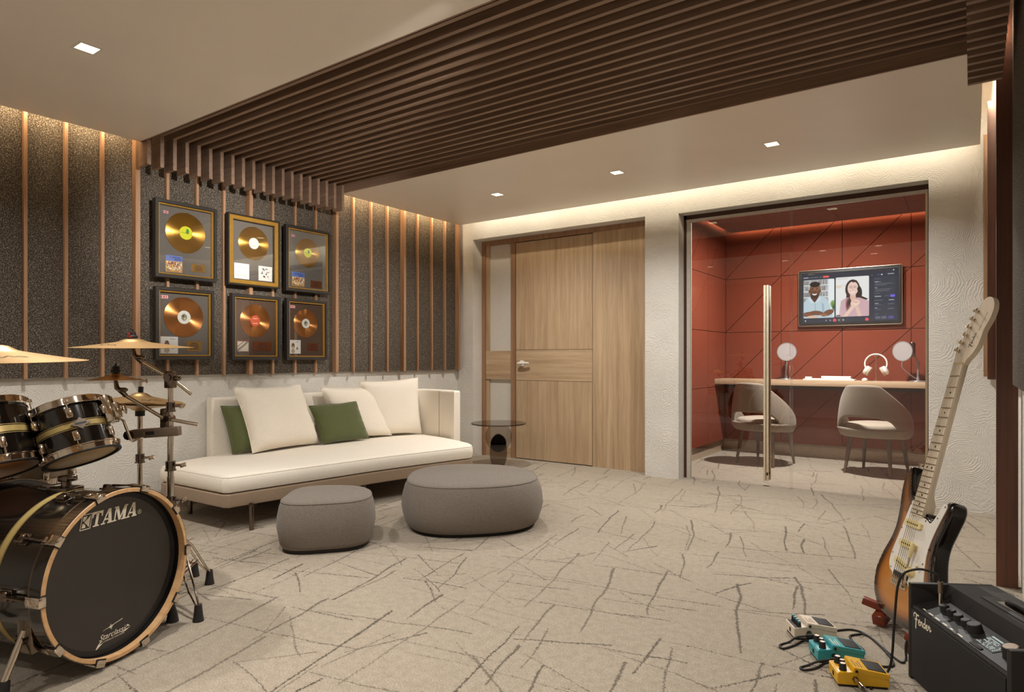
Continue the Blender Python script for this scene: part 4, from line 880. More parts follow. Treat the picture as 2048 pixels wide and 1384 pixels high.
for k in range(10):
    th = R(36 * k); d = Vector((0, math.cos(th), math.sin(th))); c0 = Vector((0, 0, BZ_))
    Mx = Matrix.Rotation(th, 4, 'X'); Mx.translation = c0                                  # local y -> radial
    if k == 0:
        mb = MB(); mb.box((-.055, BR_ + .001, -.018), (.006, BR_ + .010, .018), bevel=.002); mb.box((.0015, BR_ - .016, -.018), (.0075, BR_ + .010, .018), bevel=.002); mb.box((-.055, BR_ - .004, -.010), (-.038, BR_ + .012, .010), bevel=.003); claw_me = mesh_of(mb, 'claw'); claw_me.materials.append(M['chrome'])
        mb = MB(); mb.box((-.048, BR_ + .0002, -.020), (.001, BR_ + .0016, .020)); mb.box((.0003, BR_ - .020, -.021), (.0016, BR_ + .003, .021)); pad_me = mesh_of(mb, 'claw_pad', 0); pad_me.materials.append(M['rubber'])
        mb = MB(); mb.cyl((-.05, BR_ + .004, 0), (-.165, RS + .020, 0), .0042, n=8); mb.cyl((-.05, BR_ + .004, 0), (-.085, BR_ + .001, 0), .0075, n=10); rod_me = mesh_of(mb, 'tension_rod'); rod_me.materials.append(M['dark_chrome'])
        mb = MB(); mb.box((-.198, RS - .002, -.017), (-.158, RS + .022, .017), bevel=.007, seg=3); mb.box((-.205, RS - .002, -.021), (-.150, RS + .005, .021), bevel=.002); lug_me = mesh_of(mb, 'lug'); lug_me.materials.append(M['dark_chrome'])
    for nm, me_ in (('claw', claw_me), ('claw_pad', pad_me), ('tension_rod', rod_me), ('lug', lug_me)):
        o = link(nm, me_, None, drum); o.rotation_euler = (th, 0, 0); o.location = c0
for s_ in (1, -1):
    # spur: bracket on the shell side, leg down to a rubber foot
    q0 = Vector((-.115, s_ * .268, BZ_ - .16)); foot = Vector((-.112, s_ * .352, .0)) if s_ > 0 else Vector((-.112, -.366, 0)); 
    mb = MB(); mb.box((-.150, s_ * .262 - .03, BZ_ - .20), (-.080, s_ * .262 + .03, BZ_ - .08), bevel=.008); mb.cyl((-.115, s_ * .24, BZ_ - .15), (-.115, s_ * .305, BZ_ - .15), .016); br = obj('spur', mb, 'dark_chrome', drum)
    mb = MB(); mb.tube([q0 + Vector((0, s_ * .02, .04)), foot + Vector((0, 0, .06))], .011, 12); obj('spur_leg', mb, 'chrome', br)
    mb = MB(); mb.tube([foot + Vector((0, -s_ * .01, .075)), foot + Vector((0, 0, .03)), foot], [.016, .021, .026], 14); obj('spur_foot', mb, 'rubber', br)
mb = MB(); mb.box((-.33, -.04, BZ_ + RS - .006), (-.24, .04, BZ_ + RS + .012), bevel=.004); mb.cyl((-.285, 0, BZ_ + RS), (-.285, 0, BZ_ + RS + .05), .018, n=20); mb.box((-.31, -.02, BZ_ + RS + .03), (-.26, .03, BZ_ + RS + .055), bevel=.006); obj('tom_mount_plate', mb, 'dark_chrome', drum)
# ---- lettering on the head: local plane x = -.0385, y -> viewer's right, z up
XH = -.0528
def head_pt(a, b): return (XH, a, BZ_ + b)
def flat(polys, name, mat, parent, tr=head_pt):
    mb = MB()
    for p in polys: mb.poly([tr(*q) for q in p])
    return obj(name, mb, mat, parent, smooth=0)
def letters(word, x0, y0, h, sh=.20):
    """slanted slab serif capitals T, A, M built from flat strokes"""
    P, x = [], x0
    def add(pts, w_): P.append([(x + (a * w_ + sh * b) * h, y0 + b * h) for a, b in pts])
    for ch in word:
        if ch == 'T':
            w_ = .80; add([(.36, .05), (.62, .05), (.62, .95), (.36, .95)], w_); add([(0, .84), (1, .84), (1, 1), (0, 1)], w_); add([(0, .62), (.09, .62), (.17, .84), (0, .84)], w_); add([(1, .62), (1, .84), (.83, .84), (.91, .62)], w_); add([(.2, 0), (.78, 0), (.78, .09), (.2, .09)], w_)
        elif ch == 'A':
            w_ = .86; add([(.06, .06), (.16, .06), (.54, .94), (.40, .94)], w_); add([(.62, .06), (.92, .06), (.68, 1), (.42, 1)], w_); add([(.2, .26), (.72, .26), (.72, .36), (.25, .36)], w_); add([(-.06, 0), (.32, 0), (.32, .09), (-.06, .09)], w_); add([(.52, 0), (1.02, 0), (1.02, .09), (.52, .09)], w_)
        elif ch == 'M':
            w_ = 1.10; add([(.08, .06), (.17, .06), (.17, .94), (.08, .94)], w_); add([(.08, 1), (.30, 1), (.55, .2), (.46, .03), (.42, .03)], w_); add([(.46, .03), (.55, .03), (.84, 1), (.74, 1)], w_); add([(.70, .06), (.92, .06), (.92, .94), (.70, .94)], w_); add([(0, 0), (.27, 0), (.27, .09), (0, .09)], w_); add([(.62, 0), (1, 0), (1, .09), (.62, .09)], w_); add([(0, .91), (.24, .91), (.24, 1), (0, 1)], w_); add([(.76, .91), (1, .91), (1, 1), (.76, 1)], w_)
        x += (w_ + .02) * h
    return P
flat(letters('TAMA', -.092, .190, .0545), 'lettering', 'white_print', head)
def em(a, b): return (-.137 + .043 * a + .012 * b, .188 + .056 * b)
def epoly(pts): return [em(*p) for p in pts]
P = [epoly(q) for q in ([(0, 0), (1, 0), (1, .05), (0, .05)], [(0, .95), (1, .95), (1, 1), (0, 1)], [(0, 0), (.07, 0), (.07, 1), (0, 1)], [(.93, 0), (1, 0), (1, 1), (.93, 1)],
     [(.16, .14), (.52, .14), (.46, .30), (.34, .40), (.16, .44)], [(.16, .56), (.34, .60), (.46, .70), (.52, .86), (.16, .86)], [(.30, .5), (.62, .30), (.84, .12), (.84, .88), (.62, .70)])]
flat(P, 'emblem', 'white_print', head)
P = []
for k in range(20): a0, a1 = 2 * PI * k / 20, 2 * PI * (k + 1) / 20; P.append([(.124 + r_ * math.cos(a), .202 + r_ * math.sin(a)) for r_, a in ((.0075, a0), (.0090, a0), (.0090, a1), (.0075, a1))])
P += [[(.121 + a, .197 + b) for a, b in q] for q in ([(0, 0), (.0016, 0), (.0016, .010), (0, .010)], [(0, .0085), (.006, .0085), (.006, .010), (0, .010)], [(0, .0045), (.006, .0045), (.006, .006), (0, .006)], [(.0045, .005), (.006, .005), (.006, .009), (.0045, .009)], [(.003, .005), (.0045, .005), (.0065, 0), (.005, 0)])]
flat(P, 'registered_mark', 'white_print', head)
def text_mesh(txt, size, shear=0):
    cu = bpy.data.curves.new('lettering', 'FONT'); cu.body = txt; cu.size = size; cu.shear = shear; cu.align_x = 'CENTER'; cu.resolution_u = 3
    o = bpy.data.objects.new('lettering', cu); COL.objects.link(o); dg = bpy.context.evaluated_depsgraph_get(); me = bpy.data.meshes.new_from_object(o.evaluated_get(dg)); bpy.data.objects.remove(o); return me
def stroke(pts, w0, w1=None):
    """flat ribbon along 2D points: list of quads"""
    w1 = w0 if w1 is None else w1; P, n_ = [], len(pts); off = []
    for i, p in enumerate(pts):
        a, b = pts[max(0, i - 1)], pts[min(n_ - 1, i + 1)]; dx, dy = b[0] - a[0], b[1] - a[1]; L = math.hypot(dx, dy) or 1; w_ = w0 + (w1 - w0) * i / max(1, n_ - 1); off.append((-dy / L * w_ / 2, dx / L * w_ / 2))
    for i in range(n_ - 1):
        p, q, a, b = pts[i], pts[i + 1], off[i], off[i + 1]; P.append([(p[0] + a[0], p[1] + a[1]), (q[0] + b[0], q[1] + b[1]), (q[0] - b[0], q[1] - b[1]), (p[0] - a[0], p[1] - a[1])])
    return P
def curve2(pts, per=5): return [(p.x, p.y) for p in spline([(a, b, 0) for a, b in pts], per, closed=False)]
def text_on_head(txt, size, a, b, name, shear=0):
    me = text_mesh(txt, size, shear); Mt = Matrix(((0, 0, 1, XH), (1, 0, 0, a), (0, 1, 0, BZ_ + b), (0, 0, 0, 1))); me.transform(Mt); me.materials.clear(); return link(name, me, 'white_print', head)
text_on_head('Starclassic', .030, .004, -.247, 'script_lettering', .45)
text_on_head('A DIVISION OF TAMA DRUMS', .0072, .006, -.2575, 'small_lettering')
P = [[(-.078, -.279), (-.062, -.258), (-.040, -.258), (-.052, -.264)], [(-.066, -.262), (-.052, -.249), (-.040, -.249), (-.06, -.258)], [(.082, -.240), (.060, -.2505), (.035, -.2505), (.05, -.247)], [(.078, -.238), (.070, -.229), (.062, -.229), (.07, -.236)]]
P += stroke([(-.04, -.213), (.045, -.197)], .0012, .0025)
for k in range(8): a = PI * k / 4 + .2; P.append([(-.006 + r_ * math.cos(q), -.209 + r_ * math.sin(q)) for r_, q in ((.003, a - .6), (.014 if k % 2 == 0 else .009, a), (.003, a + .6))])
P.append([(-.006 + .005 * math.cos(2 * PI * k / 10), -.209 + .005 * math.sin(2 * PI * k / 10)) for k in range(10)])
flat(P, 'star_emblem', 'white_print', head)
# ---- rack toms and snare
def make_drum(name, label, cat, c, axis, rad, H, shell_m, bottom_m, lugs, stripe, lug0, badge_az=None, group=None, mount_az=None):
    q = Vector(axis).normalized().to_track_quat('Z', 'Y'); t = thing(name, label, cat, c, quat=q, group=group)
    rs = rad - .012
    mb = MB(); mb.lathe([(rs, .012), (rs, H - .012)], 64); obj('shell', mb, shell_m, t)
    for z0, z1 in ((0, .032), (H - .032, H)):
        mb = MB(); ring(mb, rs + .003, rad, z0, z1, Matrix(), 64, .003)
        zz = (z0 + .008, z0 + .018); ring(mb, rad - .004, rad + .005, z1 - .006 if z0 == 0 else z0, z1 if z0 == 0 else z0 + .006, Matrix(), 64, .001); obj('rim', mb, 'chrome', t)
    mb = MB(); mb.lathe([(0, .004), (rad - .022, .004), (rad - .014, .008), (rs + .004, .010)], 64); bh = obj('bottom_head', mb, bottom_m, t)
    mb = MB(); ring(mb, rad - .022, rad - .019, .003, .0046, Matrix(), 64, .0005); obj('head_ring', mb, 'matte_black', bh); mb = MB(); ring(mb, rad - .012, rad + .001, -.0015, .006, Matrix(), 64, .002); obj('rim_edge', mb, 'matte_black', t)
    mb = MB(); mb.lathe([(0, H - .006), (rs + .004, H - .006)], 64); obj('top_head', mb, 'white', t)
    if stripe:
        for z0, z1 in ((.455 * H, .545 * H), (.432 * H, .440 * H), (.560 * H, .568 * H)):
            mb = MB(); mb.lathe([(rs + .0005, z0), (rs + .0005, z1)], 64); obj('inlay_stripe', mb, 'gold_stripe', t)
    for k in range(lugs):
        a = lug0 + 2 * PI * k / lugs
        for zz, sg in ((.29 * H, -1), (.71 * H, 1)):
            m = Matrix.Rotation(a, 4, 'Z'); mb = MB(); mb.box((rs - .002, -.012, zz - .022), (rs + .018, .012, zz + .022), m, bevel=.006, seg=3); ze = .02 if sg < 0 else H - .02
            mb.lathe([(.003, 0), (.003, abs(ze - zz))], 8, m @ Matrix.Translation((rad + .001, 0, min(ze, zz)))); mb.box((rs, -.009, ze - .008), (rad + .009, .009, ze + .008), m, bevel=.002); obj('lug', mb, 'chrome', t)
    if badge_az is not None:
        m = Matrix.Rotation(badge_az, 4, 'Z'); mb = MB(); mb.prism([m @ Vector((rs + .001, a, .5 * H + b)) for a, b in ((-.038, 0), (-.014, .012), (0, .026), (.014, .012), (.038, 0), (.014, -.012), (0, -.026), (-.014, -.012))], m.to_3x3() @ Vector((.004, 0, 0))); bd = obj('badge', mb, 'dark_chrome', t)
        mb = MB(); mb.box((rs + .0052, -.02, .5 * H - .004), (rs + .0058, .02, .5 * H + .004), m); obj('badge_plate', mb, 'matte_black', bd)
    if mount_az is not None:
        m = Matrix.Rotation(mount_az, 4, 'Z'); mb = MB(); mb.box((rs + .005, -.03, .45 * H), (rs + .035, .03, .95 * H), m, bevel=.003); mb.box((rs + .035, -.018, .5 * H), (rs + .058, .018, .78 * H), m, bevel=.003); mt = obj('mount_bracket', mb, 'chrome', t)
        mb = MB(); mb.ball((0, 0, 0), (.006, .024, .024), m @ Matrix.Translation((rs + .075, 0, .62 * H)), 8); mb.box((rs + .055, -.005, .60 * H), (rs + .075, .005, .64 * H), m); obj('wing_nut', mb, 'chrome', mt)
    return t
TAX = Vector((-.388, -.119, .914))
gt = 'black rack toms above the bass drum'
make_drum('tom_drum', 'black rack tom with gold stripe, the fully visible one on the cymbal stand', 'tom drum', (-3.051, 1.179, .731), TAX, .145, .236, 'black', 'head_tan', 6, True, R(-8), R(64), gt, R(122))
make_drum('tom_drum', 'black rack tom with gold stripe cut by the left picture edge', 'tom drum', (-3.174, .911, .695), Vector((-.363, -.093, .927)), .170, .272, 'black', 'head_orange', 6, True, R(16), R(42), gt, None)
make_drum('snare_drum', 'silver snare drum half hidden behind the toms', 'snare drum', EYEP + ray(62, 966) * 3.0, Vector((-.03, .0, 1)), .178, .145, 'silver_sparkle', 'white', 8, False, R(0))
# ---- cymbals
def cymbal(label, c, r, tilt, h, group='bronze cymbals of the drum kit', mark=None):
    q = Vector(tilt).normalized().to_track_quat('Z', 'Y'); t = thing('cymbal', label, 'cymbal', c, quat=q, group=group)
    prof = [(.006, h), (.06 * r, h * .995), (.14 * r, h * .93), (.20 * r, h * .78), (.24 * r, h * .66), (.30 * r, h * .58), (.5 * r, h * .40), (.75 * r, h * .18), (r, 0), (r, -.0014), (.75 * r, h * .18 - .0016), (.5 * r, h * .4 - .0016), (.24 * r, h * .64), (.14 * r, h * .90), (.006, h * .97)]
    mb = MB(); mb.lathe(prof, 72, closed=True); dsc = obj('bronze_disc', mb, 'cymbal', t, smooth=30)
    if mark is not None:
        lv = q.inverted() @ (EYEP - Vector(c)); a0 = math.atan2(lv.y, lv.x) + mark; P = stroke(curve2([(k * .011, .010 * math.sin(k * 2.1) + .004 * math.cos(k * 5)) for k in range(9)], 3), .0035); P += stroke([(-.01, -.014), (.095, -.012)], .0025)
        mb = MB()
        for p in P:
            pts = []
            for x_, y_ in p:
                rr_ = .60 * r - y_; th_ = a0 + (x_ - .045) / rr_; f_ = rr_ / r; zz = h * (.58 - (f_ - .30) * .90) if f_ < .5 else h * (.40 - (f_ - .5) * .88); pts.append((rr_ * math.cos(th_), rr_ * math.sin(th_), zz + .0012))
            mb.poly(pts)
        obj('script_mark', mb, 'matte_black', dsc, smooth=0)
    return t, q
def felt_nut(t, h, red=True):
    mb = MB(); mb.lathe([(.004, h), (.019, h + .001), (.020, h + .012), (.014, h + .016), (.012, h + .03), (.004, h + .032)], 24); mb.cyl((0, 0, h + .028), (0, 0, h + .042), .004); o = obj('felt_washer', mb, 'matte_black', t)
    if red: mb = MB(); mb.box((-.010, -.0215, h + .004), (.004, -.017, h + .014)); mb.box((-.016, -.013, h + .016), (-.006, -.008, h + .028)); obj('red_tag', mb, plain_red, t)
plain_red = plain('red_felt', srgb(150, 50, 44), .7)
CS = Vector((-3.058, 1.548, 0))                                # cymbal stand on the floor
crash = EYEP + ray(266, 695) * 2.92; splash = EYEP + ray(231, 760) * 2.90
tt, q = cymbal('crash cymbal on the upper boom of the stand', crash, .248, (.02, -.02, 1), .040, mark=-.7); felt_nut(tt, .040)
tt, q = cymbal('small splash cymbal on the lower boom, left of the hi-hat', splash, .115, (-.02, .01, 1), .032); felt_nut(tt, .032)
HH = EYEP + ray(280, 804) * 3.25
tt, q = cymbal('upper hi-hat cymbal behind the stand pole', HH + Vector((0, 0, .002)), .196, (.03, .05, 1), .046, mark=.45); hat_top = tt
mb = MB(); mb.lathe([(.005, .046), (.012, .047), (.012, .075), (.005, .076)], 18); obj('clutch_felt', mb, 'matte_black', tt)
tt, q = cymbal('lower hi-hat cymbal facing down under the upper one', HH - Vector((0, 0, .006)), .196, (-.03, -.05, -1), .040)
left_c = EYEP + ray(-12, 722) * 2.05
tt, q = cymbal('large crash cymbal cut by the left picture edge', left_c, .252, (.02, -.02, 1), .052, mark=.25); felt_nut(tt, .052)
P = [(a, b) for a, b in []]
# ---- stands
def tripod(mb_t, c, r, az, top=.32, spread_z=.03, parent=None, mat='chrome'):
    for k, a in enumerate(az):
        d = Vector((math.cos(a), math.sin(a), 0)); s_ = Vector((-d.y, d.x, 0)); f = c + d * r; legs = MB()
        for e in (-1, 1):
            legs.tube([c + d * .02 + s_ * .012 * e + Vector((0, 0, top)), c + d * (r * .45) + s_ * .016 * e + Vector((0, 0, top * .72)), c + d * (r * .8) + s_ * .014 * e + Vector((0, 0, top * .34)), f + s_ * .004 * e + Vector((0, 0, .06))], .0055, 8)
            legs.tube([c + d * .015 + s_ * .010 * e + Vector((0, 0, .10)), c + d * (r * .62) + s_ * .013 * e + Vector((0, 0, top * .46))], .004, 8)
        lg = obj('tripod_leg', legs, mat, parent, world=True)
        ft = MB(); ft.tube([f + Vector((0, 0, .072)), f + Vector((0, 0, .03)), f], [.015, .019, .024], 14); obj('rubber_foot', ft, 'rubber', lg, world=True)
st = thing('cymbal_stand', 'chrome double-boom cymbal stand beside the sofa end', 'cymbal stand', CS)
a0 = math.atan2(1.807 - CS.y, -3.18 - CS.x); tripod(None, CS, .287, [a0, a0 - 2 * PI / 3, a0 + 2 * PI / 3], .34, parent=st)
def zat(py, c): D = (Vector((c.x, c.y, 0))).dot(_v); return EYE - (py - HORIZON) * D / F_PX
def pole(parent, c, segs):
    for z0, z1, r in segs:
        mb = MB(); mb.cyl(c + Vector((0, 0, z0)), c + Vector((0, 0, z1)), r, n=20); obj('pole_tube', mb, 'chrome', parent, world=True)
def collar(parent, c, z, r, wing=1):
    mb = MB(); mb.cyl(c + Vector((0, 0, z - .018)), c + Vector((0, 0, z + .018)), r, n=20); mb.cyl(c + Vector((0, 0, z - .026)), c + Vector((0, 0, z - .02)), r * 1.15, n=20); cl = obj('collar', mb, 'dark_chrome', parent, world=True)
    p = c + Vector((0, 0, z)) + _r * wing * r; mb = MB(); mb.cyl(p, p + _r * wing * .03, .006); mb.box((-.003, -.022, -.01), (.006, .022, .01), Matrix.Translation(p + _r * wing * .036) @ Matrix.Rotation(YAW, 4, 'Z'), bevel=.003); obj('wing_bolt', mb, 'chrome', cl, world=True)
z_top = zat(757, CS)
pole(st, CS, [(.08, .60, .0165), (.58, .86, .014), (.84, z_top, .0125)])
for py, r in ((1000, .024), (930, .022), (812, .020)): collar(st, CS, zat(py, CS), r)
bt = CS + Vector((0, 0, z_top + .005)); mb = MB(); mb.box((-.022, -.02, -.05), (.022, .02, .03), Matrix.Translation(bt) @ Matrix.Rotation(YAW, 4, 'Z'), bevel=.006); mb.cyl(bt - _v * .035, bt + _v * .035, .016); mb.ball(bt + _r * .03 + Vector((0, 0, -.005)), (.02, .02, .012), None, 8); obj('boom_tilter', mb, 'dark_chrome', st, world=True)
def boom(tip, pivot, tail, name):
    k = tip + Vector((0, 0, -.05)) + _r * .012; mb = MB(); mb.tube([tail, pivot, k.lerp(pivot, .12)], .0085, 12); bm_ = obj(name, mb, 'chrome', st, world=True)
    mb = MB(); mb.tube([tip + Vector((0, 0, .06)), tip + Vector((0, 0, -.005))], .004, 8); mb.tube([tip + Vector((0, 0, -.002)), tip + Vector((0, 0, -.035)) + _r * .006, k + _r * .015, k.lerp(pivot, .16)], [.008, .011, .013, .010], 12); mb.ball(k + _r * .022 + Vector((0, 0, .006)), (.020, .020, .011), None, 8); obj('boom_knuckle', mb, 'dark_chrome', bm_, world=True)
tail1 = EYEP + ray(382, 788) * 3.12; boom(crash, bt, tail1, 'boom_arm')
bt2 = CS + Vector((0, 0, zat(836, CS))); mb = MB(); mb.box((-.03, -.018, -.045), (.014, .018, .045), Matrix.Translation(bt2 + _r * -.012) @ Matrix.Rotation(YAW, 4, 'Z'), bevel=.006); mb.cyl(bt2 - _v * .04, bt2 + _v * .02, .014); obj('boom_clamp', mb, 'dark_chrome', st, world=True)
boom(splash, bt2 - _v * .02 - _r * .02, EYEP + ray(395, 849) * 3.08, 'boom_arm')
zc = zat(862, CS); cbar = CS + Vector((0, 0, zc)) - _v * .03; mb = MB(); mb.box((-.155, -.018, -.021), (.06, .018, .021), Matrix.Translation(cbar) @ Matrix.Rotation(YAW, 4, 'Z') @ Matrix.Rotation(R(-4), 4, 'Y'), bevel=.003); cb = obj('multi_clamp', mb, 'nickel', st, world=True)
mb = MB(); mb.box((-.09, -.0195, -.008), (-.05, -.0185, .008), Matrix.Translation(cbar) @ Matrix.Rotation(YAW, 4, 'Z') @ Matrix.Rotation(R(-4), 4, 'Y')); obj('clamp_label', mb, 'matte_black', cb, world=True)
mb = MB(); mb.cyl(cbar - _r * .165 - _v * .03 + Vector((0, 0, -.014)), cbar - _r * .165 + _v * .03 + Vector((0, 0, -.014)), .022, n=8); obj('clamp_knob', mb, 'dark_chrome', cb, world=True)
rod = [EYEP + ray(238, 836) * 2.80, EYEP + ray(247, 842) * 2.86, EYEP + ray(262, 880) * 2.88, EYEP + ray(266, 882) * 2.89, EYEP + ray(288, 872) * 2.98, EYEP + ray(289, 866) * 2.99]
mb = MB(); mb.tube(rod, .006, 10); obj('tom_rod', mb, 'chrome', cb, world=True)
hb = Vector((HH.x, HH.y, 0)); hst = thing('hi_hat_stand', 'chrome hi-hat stand behind the bass drum', 'hi-hat stand', hb)
tripod(None, hb, .26, [R(200), R(320), R(80)], .30, parent=hst)
pole(hst, hb, [(.05, .50, .016), (.48, HH.z - .055, .013)]); collar(hst, hb, zat(915, hb), .021)
mb = MB(); mb.cyl(hb + Vector((0, 0, HH.z - .07)), hb + Vector((0, 0, HH.z - .045)), .022, n=20); obj('seat_cup', mb, 'matte_black', hst, world=True)
mb = MB(); mb.cyl(hb + Vector((0, 0, HH.z - .06)), hb + Vector((0, 0, HH.z + .24)), .0035, n=8); obj('pull_rod', mb, 'chrome', hst, world=True)
mb = MB(); mb.cyl(hb + Vector((0, 0, HH.z + .078)), hb + Vector((0, 0, HH.z + .125)), .009, n=16); mb.cyl(hb + Vector((0, 0, HH.z + .105)), hb + Vector((0, 0, HH.z + .105)) + _r * .03, .005); mb.ball(hb + Vector((0, 0, HH.z + .105)) + _r * .034, (.012, .005, .012), None, 6); obj('clutch', mb, 'chrome', hst, world=True)
lc = Vector((left_c.x, left_c.y, 0)) - _r * .62 - _v * .1; ls = thing('cymbal_stand', 'chrome cymbal stand under the large crash at the left picture edge', 'cymbal stand', lc)
tripod(None, lc, .26, [R(100), R(220), R(340)], .30, parent=ls); pole(ls, lc, [(.06, .55, .015), (.53, .9, .013), (.88, 1.02, .010)]); mb = MB(); mb.tube([lc + Vector((0, 0, 1.0)) - _r * .1, lc + Vector((0, 0, 1.02)), left_c - Vector((0, 0, .05)), left_c + Vector((0, 0, .02)), left_c + Vector((0, 0, .09))], [.008, .008, .008, .005, .004], 8); obj('boom_arm', mb, 'chrome', ls, world=True)
sn = EYEP + ray(62, 966) * 3.0; sc = Vector((sn.x, sn.y, 0)); ss_ = thing('snare_stand', 'chrome snare stand hidden behind the bass drum', 'snare stand', sc)
tripod(None, sc, .24, [R(60), R(180), R(300)], .25, parent=ss_); pole(ss_, sc, [(.05, sn.z - .04, .014)])
for k in range(3):
    d = Vector((math.cos(2.1 * k), math.sin(2.1 * k), 0)); mb = MB(); mb.tube([sc + Vector((0, 0, sn.z - .05)), sc + d * .175 + Vector((0, 0, sn.z - .014)), sc + d * .192 + Vector((0, 0, sn.z + .012))], .007, 8); obj('basket_arm', mb, 'chrome', ss_, world=True)
tp = Vector((-3.174, .911, .695)); dm = thing('tom_stand', 'chrome post stand carrying the rack tom at the picture edge', 'tom stand', (-3.58, .70, 0))
tripod(None, Vector((-3.58, .70, 0)), .24, [R(150), R(270), R(30)], .25, parent=dm); pole(dm, Vector((-3.58, .70, 0)), [(.05, .82, .014)])
mb = MB(); mb.tube([(-3.58, .70, .80), (-3.57, .71, .84), tp + Vector((-.363, -.093, .927)) * .14 + Vector((-.155, -.04, -.06))], .008, 10); obj('tom_arm', mb, 'chrome', dm, world=True)
# ================================================================== GUITAR
GS = 1.42; GB = Vector((-.2414, 3.118, .243)); gn = Vector((-.83, -.484, .277)).normalized(); gu = Vector((.216, .179, .96)); gu = (gu - gn * gu.dot(gn)).normalized(); gw = gu.cross(gn)
GM = Matrix((gw, gu, gn)).transposed()                           # local x treble side, y towards the head, z out of the face
guitar = thing('electric_guitar', 'two-tone sunburst electric guitar with white pickguard and maple neck on a stand', 'guitar', GB, quat=GM.to_quaternion())
def gp(x, y, z=0): return Vector((x, y, z)) * (GS / 1000)
def gpoly(pts, per=6): return [Vector((p.x, p.y, 0)) for p in spline([(a, b, 0) for a, b in pts], per)]
BODY = gpoly([(0, -124), (-55, -119), (-100, -100), (-136, -62), (-150, -10), (-140, 42), (-118, 92), (-106, 135), (-110, 185), (-124, 240), (-128, 285), (-117, 318), (-100, 326), (-84, 308), (-66, 272), (-50, 246), (-33, 236), (-30, 200), (0, 196), (30, 196), (34, 204), (52, 196), (74, 190), (92, 206), (106, 236), (122, 254), (140, 248), (146, 222), (134, 176), (122, 130), (126, 90), (146, 40), (166, -15), (166, -62), (142, -100), (100, -118), (50, -125)], 5)
T = 44.0
bn = normals2d(BODY); sgn = 1 if sum(BODY[i].x * BODY[(i + 1) % len(BODY)].y - BODY[(i + 1) % len(BODY)].x * BODY[i].y for i in range(len(BODY))) > 0 else -1
def ringb(ins, z): return [gp(p.x - m.x * ins * sgn, p.y - m.y * ins * sgn, z) for p, m in zip(BODY, bn)]
mb = MB(); mb.grid([ringb(i, z) for i, z in ((7, -T), (3, -T + 2), (.8, -T + 5), (0, -T + 9), (0, -9), (.8, -5), (3, -2), (7, 0))], close_v=True, cap0=True, cap1=True); obj('body', mb, 'black', guitar, smooth=50)
# lacquer: amber middle running to black at the edge
bx = np.array([[p.x, p.y] for p in BODY]); bq = np.roll(bx, -1, 0)
def edge_dist(x, y):
    e = bq - bx; d = np.array([x, y]) - bx; t_ = np.clip((d * e).sum(1) / (e * e).sum(1), 0, 1); D = np.hypot(*(d - e * t_[:, None]).T).min()
    ins = np.sum(((bx[:, 1] > y) != (bq[:, 1] > y)) & (x < (bq[:, 0] - bx[:, 0]) * (y - bx[:, 1]) / (bq[:, 1] - bx[:, 1] + 1e-9) + bx[:, 0])) % 2
    return D if ins else -D
step = 5; gx = np.arange(-156, 172, step); gy = np.arange(-130, 332, step); idx = {}; vs, cs, fs = [], [], []
Dm = np.array([[edge_dist(x, y) for x in gx] for y in gy])
def burst(d):
    st_ = [(6, (16, 10, 7)), (14, (34, 18, 9)), (25, (98, 54, 18)), (36, (160, 96, 34)), (52, (186, 118, 46)), (90, (190, 124, 52))]
    if d <= st_[0][0]: return srgb(*st_[0][1])
    for (a, ca), (b, cb_) in zip(st_, st_[1:]):
        if d <= b: k = (d - a) / (b - a); return tuple(x * (1 - k) + y * k for x, y in zip(srgb(*ca), srgb(*cb_)))
    return srgb(*st_[-1][1])
for i in range(len(gy)):
    for j in range(len(gx)):
        if Dm[i, j] > 7.5: idx[i, j] = len(vs); vs.append(tuple(gp(gx[j], gy[i], .5))); cs.append((*burst(Dm[i, j] if gy[i] < 190 else min(Dm[i, j], 30)), 1))
for i in range(len(gy) - 1):
    for j in range(len(gx) - 1):
        q = [(i, j), (i, j + 1), (i + 1, j + 1), (i + 1, j)]
        if all(k in idx for k in q): fs.append([idx[k] for k in q])
me = bpy.data.meshes.new('sunburst_finish'); me.from_pydata(vs, [], fs); at_ = me.color_attributes.new('Col', 'FLOAT_COLOR', 'POINT'); at_.data.foreach_set('color', np.array(cs, np.float32).ravel()); link('sunburst_finish', me, 'burst', guitar)
PG = gpoly([(-34, 226), (-44, 224), (-50, 200), (-58, 160), (-68, 110), (-78, 65), (-78, 34), (-66, 14), (-48, 6), (-36, -2), (38, -2), (62, -26), (92, -66), (118, -74), (132, -52), (124, -8), (106, 40), (94, 90), (98, 140), (112, 190), (126, 232), (120, 244), (104, 236), (90, 204), (72, 180), (50, 186), (32, 188), (0, 186), (-28, 188)], 4)
mb = MB(); mb.prism([gp(p.x, p.y, .8) for p in PG], gp(0, 0, 2.2)); pg = obj('pickguard', mb, 'white', guitar)
mb = MB()
for x, y in ((-44, 216), (-60, 140), (-72, 60), (-62, 18), (118, 236), (98, 200), (96, 110), (88, 66), (112, 0), (110, -60), (48, 182)): mb.lathe([(0, 4), (2.6, 3.6), (3, 2.8)], 10, Matrix.Scale(GS / 1000, 4) @ Matrix.Translation((x, y, 0)))
obj('pickguard_screws', mb, 'fret', pg)
def gbox2(mb, x0, x1, y0, y1, z0, z1, m=None, bev=0):
    mb.box(gp(x0, y0, z0), gp(x1, y1, z1), m, bevel=bev * GS / 1000)
